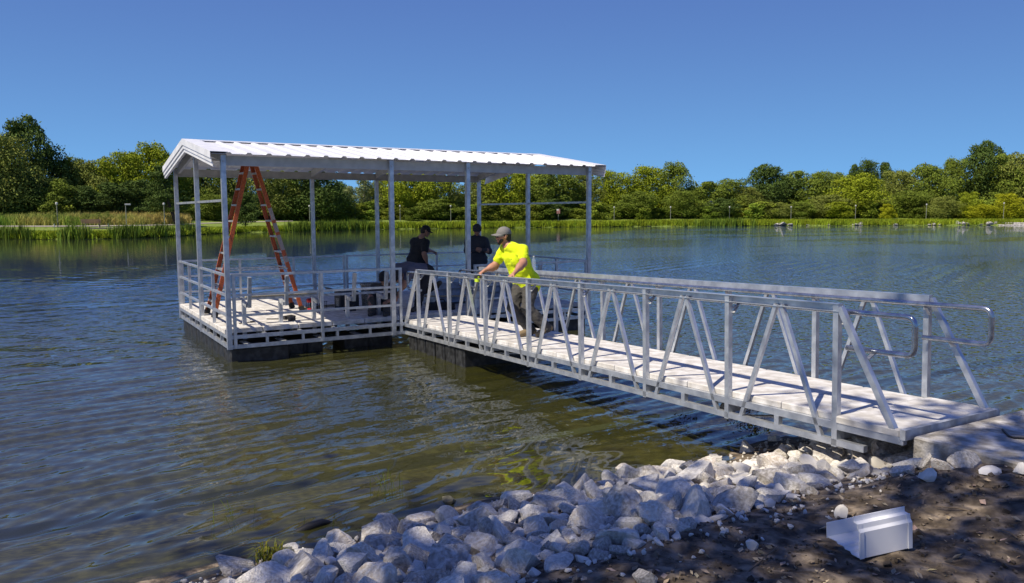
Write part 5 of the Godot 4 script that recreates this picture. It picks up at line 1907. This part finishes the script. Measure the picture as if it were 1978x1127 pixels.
func build_people() -> void:
	var face := look(Vector3(-0.95, -0.04, -0.26))
	# the man in the yellow shirt leaning on the near rail of the gangway
	var w := person("man in bright yellow t-shirt and grey cap leaning on the gangway rail", {
		"root": Vector3(3.45, 0.571, 3.2), "head": Vector3(3.285, 2.020, 2.925), "Ls": Vector3(3.41, 1.83, 3.24), "Rs": Vector3(3.36, 1.835, 2.82),
		"Lel": Vector3(3.30, 1.655, 3.43), "Lw": Vector3(3.085, 1.520, 3.530), "Lhd": Vector3(-0.85, -0.50, 0.05), "Lpalm": Vector3(-0.4, -0.9, 0), "Lth": 1.0, "Lcurl": 0.75,
		"Rel": Vector3(3.235, 1.575, 2.75), "Rw": Vector3(3.07, 1.520, 2.745), "Rhd": Vector3(-0.85, -0.45, -0.05), "Rpalm": Vector3(-0.4, -0.9, 0), "Rth": -1.0, "Rcurl": 0.75,
		"Lhip": Vector3(3.60, 1.345, 3.17), "Rhip": Vector3(3.57, 1.345, 2.985), "Lkn": Vector3(3.47, 0.985, 3.27), "Rkn": Vector3(3.36, 0.985, 3.05),
		"Lan": Vector3(3.72, 0.700, 3.395), "Ltoe": Vector3(3.585, 0.615, 3.385), "Ran": Vector3(3.56, 0.655, 3.21), "Rtoe": Vector3(3.39, 0.605, 3.195),
	}, {"head": face, "skin": "skin", "shirt": "hi_vis", "trousers": "grey_cloth", "boots": "boot_tan", "cap": "cap_grey", "glasses": true, "beard": true, "girth": 1.15, "tail": 0.03, "print": true, "hand_cell": 0.0042})
	# a lime tape measure clipped under his right hand
	var tm := thing("tape_measure", "lime and black tape measure held over the gangway rail", "tape measure", Vector3(2.945, 1.40, 2.735), 0.3)
	var b := MB.new()
	b.slab(Vector3(-0.028, -0.045, -0.038), Vector3(0.028, 0.045, 0.038), 0.012)
	part("case", b, M.lime_tool, tm)
	box_part("grip", Vector3(-0.030, 0.005, -0.030), Vector3(0.030, 0.049, 0.030), M.rubber, tm)
	# the man at the back rail
	person("man in dark t-shirt and cap standing with one hand on the back rail", {
		"root": Vector3(5.15, DECK, -3.9), "head": Vector3(5.19, 1.940, -3.80), "Ls": Vector3(5.00, 1.70, -4.06), "Rs": Vector3(5.16, 1.69, -3.72),
		"Lel": Vector3(5.36, 1.50, -4.20), "Lw": Vector3(5.70, 1.435, -4.47), "Lhd": Vector3(0.8, -0.3, -0.45), "Lpalm": Vector3(0.1, -1, -0.1), "Lth": -1.0, "Lcurl": 0.5,
		"Rel": Vector3(5.06, 1.43, -3.60), "Rw": Vector3(5.16, 1.20, -3.66), "Rhd": Vector3(0.2, -1, 0.0), "Rpalm": Vector3(-0.3, 0, -1), "Rth": 1.0, "Rcurl": 0.35,
		"Lhip": Vector3(4.97, 1.28, -4.04), "Rhip": Vector3(5.06, 1.28, -3.86), "Lkn": Vector3(5.14, 0.92, -4.06), "Rkn": Vector3(5.20, 0.92, -3.82), "Lan": Vector3(5.06, 0.60, -4.08), "Ltoe": Vector3(5.20, 0.555, -4.14), "Ran": Vector3(5.14, 0.60, -3.80), "Rtoe": Vector3(5.29, 0.555, -3.84),
	}, {"head": look(Vector3(0.86, -0.35, 0.15)), "skin": "skin_dim", "shirt": "black_cloth", "trousers": "black_cloth", "boots": "boot_dark", "cap": "black_cloth", "girth": 1.2, "sleeve": 0.75})
	# the man behind the opening post, hands together
	person("man in dark long-sleeved clothes standing with hands together behind the opening post", {
		"root": Vector3(6.0, DECK, -2.8), "head": Vector3(6.0, 1.975, -2.82), "Ls": Vector3(6.15, 1.745, -2.72), "Rs": Vector3(5.82, 1.745, -2.93),
		"Lel": Vector3(6.17, 1.50, -2.58), "Lw": Vector3(5.97, 1.545, -2.55), "Lhd": Vector3(-0.9, 0.2, -0.1), "Lpalm": Vector3(0, -0.5, -1), "Lth": 1.0, "Lcurl": 0.6,
		"Rel": Vector3(5.74, 1.50, -2.83), "Rw": Vector3(5.86, 1.535, -2.62), "Rhd": Vector3(0.9, 0.2, 0.3), "Rpalm": Vector3(0, -0.5, -1), "Rth": -1.0, "Rcurl": 0.6,
		"Lhip": Vector3(6.08, 1.30, -2.77), "Rhip": Vector3(5.90, 1.30, -2.88), "Lkn": Vector3(6.09, 0.93, -2.74), "Rkn": Vector3(5.87, 0.93, -2.86), "Lan": Vector3(6.09, 0.60, -2.78), "Ltoe": Vector3(6.03, 0.555, -2.62), "Ran": Vector3(5.86, 0.60, -2.90), "Rtoe": Vector3(5.78, 0.555, -2.76),
	}, {"head": look(Vector3(-0.45, -0.30, 0.8)), "skin": "skin_dim", "shirt": "navy_cloth", "trousers": "black_cloth", "boots": "boot_dark", "cap": "navy_cloth", "sleeve": 1.0, "girth": 1.08, "tail": 0.08})
	# the man bent over beside the gangway's end
	person("man in slate grey shirt bent double over his work at the gangway's end", {
		"root": Vector3(3.5, DECK, -0.8), "head": Vector3(3.12, 1.215, -0.62), "Ls": Vector3(3.38, 1.325, -0.58), "Rs": Vector3(3.26, 1.335, -0.93),
		"Lel": Vector3(3.26, 1.085, -0.56), "Lw": Vector3(3.14, 0.900, -0.62), "Lhd": Vector3(-0.3, -0.9, -0.1), "Lpalm": Vector3(-0.2, 0, -1), "Lth": 1.0, "Lcurl": 0.6,
		"Rel": Vector3(3.18, 1.09, -0.96), "Rw": Vector3(3.08, 0.900, -0.90), "Rhd": Vector3(-0.3, -0.9, 0.1), "Rpalm": Vector3(-0.2, 0, 1), "Rth": -1.0, "Rcurl": 0.6,
		"Lhip": Vector3(3.80, 1.255, -0.80), "Rhip": Vector3(3.73, 1.255, -1.00), "Lkn": Vector3(3.62, 0.90, -0.72), "Rkn": Vector3(3.80, 0.865, -1.06), "Lan": Vector3(3.56, 0.62, -0.70), "Ltoe": Vector3(3.42, 0.558, -0.64), "Ran": Vector3(4.06, 0.955, -0.96), "Rtoe": Vector3(4.10, 1.02, -0.86),
	}, {"head": look(Vector3(-0.6, -0.75, 0.25), Vector3(-0.6, 0.6, 0.2)), "skin": "skin_dim", "shirt": "slate_cloth", "trousers": "black_cloth", "boots": "boot_dark", "cap": "black_cloth", "girth": 1.18, "sleeve": 0.7})
	# the man sitting low on the deck behind the front railing
	person("man in dark cap sitting low with bent knees behind the front railing", {
		"root": Vector3(2.85, DECK, -0.8), "head": Vector3(2.94, 1.165, -0.80), "Ls": Vector3(3.08, 0.985, -0.74), "Rs": Vector3(2.80, 0.985, -0.98),
		"Lel": Vector3(3.02, 0.79, -0.52), "Lw": Vector3(2.84, 0.78, -0.42), "Lhd": Vector3(-0.7, -0.3, 0.5), "Lpalm": Vector3(0, -1, 0), "Lth": -1.0, "Lcurl": 0.4,
		"Rel": Vector3(2.68, 0.80, -0.84), "Rw": Vector3(2.60, 0.755, -0.66), "Rhd": Vector3(-0.2, -0.5, 0.8), "Rpalm": Vector3(0, -1, -0.3), "Rth": 1.0, "Rcurl": 0.5,
		"Lhip": Vector3(3.08, 0.655, -0.92), "Rhip": Vector3(2.94, 0.655, -1.03), "Lkn": Vector3(2.90, 0.76, -0.52), "Rkn": Vector3(2.66, 0.76, -0.70), "Lan": Vector3(2.82, 0.56, -0.42), "Ltoe": Vector3(2.74, 0.555, -0.30), "Ran": Vector3(2.60, 0.56, -0.58), "Rtoe": Vector3(2.52, 0.555, -0.46),
	}, {"head": look(Vector3(-0.5, -0.35, 0.75)), "skin": "skin_dim", "shirt": "grey_cloth", "trousers": "grey_cloth", "boots": "boot_dark", "cap": "black_cloth"})


# ---------------------------------------------------------------- small things on the near bank
func build_small_things() -> void:
	# an offcut of white moulded trim
	var p := Vector3(1.14, bank(1.14, 10.44) + 0.012, 10.455)
	var t := thing("trim_offcut", "short offcut of white moulded trim lying on the bare soil", "trim offcut", p)
	t.scale = Vector3.ONE * 0.92
	var ax := Vector3(0.93, 0.06, 0.24).normalized()
	var up := Vector3(0.0, 1, 0)
	up = (up - ax * up.dot(ax)).normalized()
	var out := ax.cross(up).normalized()
	if out.z < 0.0: out = -out
	var b := MB.new()
	b.prism([Vector2(0.0, 0.0), Vector2(0.0, 0.155), Vector2(-0.012, 0.172), Vector2(-0.016, 0.200), Vector2(-0.050, 0.203), Vector2(-0.050, 0.232), Vector2(-0.055, 0.232), Vector2(-0.055, 0.198), Vector2(-0.021, 0.195), Vector2(-0.017, 0.170), Vector2(-0.005, 0.153), Vector2(-0.005, 0.005)], ax * -0.155, ax * 0.205, out, up)
	part("front_face", b, M.pvc, t)
	# the floor strip, wavy, cut back on a slant, and the low back face
	b = MB.new()
	var wave := [Vector2(-0.003, 0.002), Vector2(-0.05, 0.010), Vector2(-0.06, 0.024), Vector2(-0.09, 0.026), Vector2(-0.10, 0.040), Vector2(-0.135, 0.042), Vector2(-0.145, 0.054), Vector2(-0.20, 0.060)]
	for i in wave.size() - 1:
		var u: Vector2 = wave[i]
		var q: Vector2 = wave[i + 1]
		var a0 := ax * (-0.155 + 0.30 * u.x) + out * u.x + up * u.y
		var a1 := ax * (-0.155 + 0.30 * q.x) + out * q.x + up * q.y
		var b0 := ax * 0.205 + out * u.x + up * u.y
		var b1 := ax * 0.205 + out * q.x + up * q.y
		var th := up * 0.005
		b.quad(a1 + th, a0 + th, b0 + th, b1 + th)
		b.quad(a0, a1, b1, b0)
		b.quad(a0, a0 + th, a1 + th, a1)
	part("floor_strip", b, M.pvc, t)
	b = MB.new()
	b.prism([Vector2(-0.206, 0.056), Vector2(-0.201, 0.056), Vector2(-0.201, 0.150), Vector2(-0.206, 0.150)], ax * -0.218, ax * 0.205, out, up)
	part("back_face", b, M.pvc, t)
	for e in [-0.157, 0.180]:
		b = MB.new()
		b.prism([Vector2(0.001, 0.0), Vector2(0.006, 0.0), Vector2(0.006, 0.157), Vector2(-0.008, 0.174), Vector2(-0.012, 0.202), Vector2(-0.018, 0.202), Vector2(-0.012, 0.172), Vector2(0.001, 0.155)], ax * e, ax * (e + 0.028), out, up)
		part("end_lip", b, M.pvc, t)
	# grass tuft at the waterline, weeds in the shallows
	var tf := MB.new()
	tf.colored = true
	var r := RandomNumberGenerator.new()
	r.seed = 77
	for i in 90:
		var a := r.randf() * TAU
		var l := r.randf_range(0.07, 0.17)
		var q := Vector3(r.randfn() * 0.045, 0, r.randfn() * 0.04)
		var d := Vector3(cos(a), 0, sin(a))
		var side := Vector3(-d.z, 0, d.x) * 0.0035
		var m1 := q + d * l * 0.35 + Vector3(0, l * 0.75, 0)
		var m2 := q + d * l * 0.95 + Vector3(0, l * r.randf_range(0.25, 0.85), 0)
		var g := r.randf()
		tf.col = Color(lerpf(0.35, 0.95, g), lerpf(0.40, 0.62, g), lerpf(0.8, 3.5, g))
		tf.quad(q - side, q + side, m1 + side, m1 - side)
		tf.tri(m1 - side, m1 + side, m2)
	tag(part("grass_tuft", tf, M.reed, self, Vector3(-1.37, bank(-1.37, 7.70), 7.70)), "tuft of drying green grass at the water's edge among the stones", "grass tuft")
	tf = MB.new()
	tf.colored = true
	for s in [[-0.12, 6.55, 9], [0.02, 6.62, 4], [-1.4, 6.6, 6], [-0.75, 7.05, 3], [4.1, 6.9, 22], [4.35, 6.6, 16], [3.7, 6.35, 8]]:
		for i in s[2]:
			var q := Vector3(s[0] + r.randfn() * 0.09, -0.15, s[1] + r.randfn() * 0.09)
			var tip := q + Vector3(r.randfn() * 0.06, 0.15 + r.randf_range(0.02, 0.16), r.randfn() * 0.06)
			var red: bool = s[0] > 3.0
			tf.col = Color(0.35, 0.15, 0.5) if red else Color(0.9, 0.9, 1.2)
			tf.quad(q - Vector3(0.003, 0, 0), q + Vector3(0.003, 0, 0), tip + Vector3(0.0015, 0, 0), tip - Vector3(0.0015, 0, 0))
			if red:
				for k in 3:
					var u := q.lerp(tip, 0.5 + 0.16 * k)
					tf.tri(u, u + Vector3(0.04, 0.015, 0.01) * (1.0 if k % 2 else -1.0), u + Vector3(0.02, 0.03, 0.01) * (1.0 if k % 2 else -1.0))
	tag(part("water_weeds", tf, M.reed, self), "thin weed stems standing in the shallows", "", "", "stuff")
	# a dark waterlogged stub of wood
	var st := MB.new()
	st.tube([Vector3(-0.14, -0.02, 0), Vector3(-0.04, 0.012, 0.02), Vector3(0.08, 0.02, 0.0), Vector3(0.17, -0.01, -0.03)], [0.02, 0.035, 0.03, 0.01], 8)
	tag(part("driftwood", st, M.cord_black, self, Vector3(-0.92, 0.0, 7.15)), "dark waterlogged stub of wood breaking the surface near the stones", "driftwood")
	# dry leaves, crumbs of soil and twigs
	var lf := MB.new()
	lf.colored = true
	for i in 1300:
		var x := r.randf_range(-1.0, 5.0)
		var z := r.randf_range(9.3, 12.2)
		if x > 2.85 and z > 9.4: continue
		if z < 9.75 and r.randf() < 0.35: continue
		var q := Vector3(x, bank(x, z) + 0.006, z)
		var l := r.randf_range(0.009, 0.028)
		var a := r.randf() * TAU
		var d := Vector3(cos(a), r.randf_range(-0.2, 0.35), sin(a)) * l
		var e := Vector3(-sin(a), r.randf_range(-0.1, 0.4), cos(a)) * l * r.randf_range(0.35, 0.75)
		var rise := Vector3(0, l * r.randf_range(0.1, 0.8), 0)
		var g := r.randf_range(0.45, 1.5)
		lf.col = Color(g, g * r.randf_range(0.85, 1.05), g * r.randf_range(0.8, 1.15))
		lf.tri(q - d, q + e + rise, q + d * 0.3)
		lf.tri(q - d, q + d * 0.3, q - e + rise * 0.6)
		lf.tri(q + d * 0.3, q + e + rise, q + d + rise)
		lf.tri(q + d * 0.3, q + d + rise, q - e + rise * 0.6)
	tag(part("leaf_litter", lf, M.dry_leaf, self), "dry curled leaves scattered over the bare soil", "", "", "stuff")
	var cr := MB.new()
	for i in 5200:
		var x := r.randf_range(-1.2, 5.0)
		var z := r.randf_range(9.3, 12.3)
		if x > 2.85 and z > 9.4: continue
		var l := 0.004 + 0.014 * pow(r.randf(), 2.0)
		if r.randf() < 0.05: l *= 1.9
		cr.box_t(Transform3D(Basis(Vector3(r.randfn(), r.randfn(), r.randfn()).normalized(), r.randf() * TAU), Vector3(x, bank(x, z) + l * 0.2, z)), Vector3(l * 1.3, l, l))
	tag(part("soil_crumbs", cr, M.soil, self), "loose crumbs of dark soil", "", "", "stuff")
	var tw := [[0.55, 10.15, 0.3, 0.45, "longest pale twig lying at the edge of the stones"], [2.0, 10.35, 2.2, 0.22, "short twig lying on the soil above the white trim"], [0.75, 10.95, 0.05, 0.30, "straw-thin stick lying in front of the white trim"], [1.9, 10.7, 1.3, 0.12, "little stick poking up right of the white trim"]]
	for s in tw:
		var d: Vector3 = Vector3(cos(s[2]), 0.04, -sin(s[2])) * s[3]
		var at := Vector3(s[0], bank(s[0], s[1]) + 0.012, s[1])
		b = MB.new()
		b.tube([-d * 0.5, Vector3(0, 0.012, 0.01), d * 0.5], [0.005, 0.004, 0.002], 6)
		if s[3] > 0.25: b.tube([d * 0.1 + Vector3(0, 0.01, 0), d * 0.3 + Vector3(0.03, 0.03, 0.03)], [0.003, 0.0012], 5)
		tag(part("twig", b, M.twig, self, at), s[4], "twig", "twigs on the soil")
	# a clear bottle standing on the far rail of the gangway
	t = thing("water_bottle", "clear plastic water bottle standing on the gangway's far rail behind the man in yellow", "bottle", Vector3(4.19, 1.462, 2.33))
	b = MB.new()
	b.lathe(Transform3D(), [Vector2(0.001, 0.0), Vector2(0.032, 0.0), Vector2(0.033, 0.02), Vector2(0.031, 0.06), Vector2(0.033, 0.10), Vector2(0.030, 0.15), Vector2(0.013, 0.185), Vector2(0.013, 0.20)], 14)
	part("shell", b, M.bottle_clear, t)
	b = MB.new()
	b.lathe(Transform3D(), [Vector2(0.015, 0.197), Vector2(0.015, 0.215), Vector2(0.001, 0.215)], 12)
	part("cap", b, M.guard_white, t)
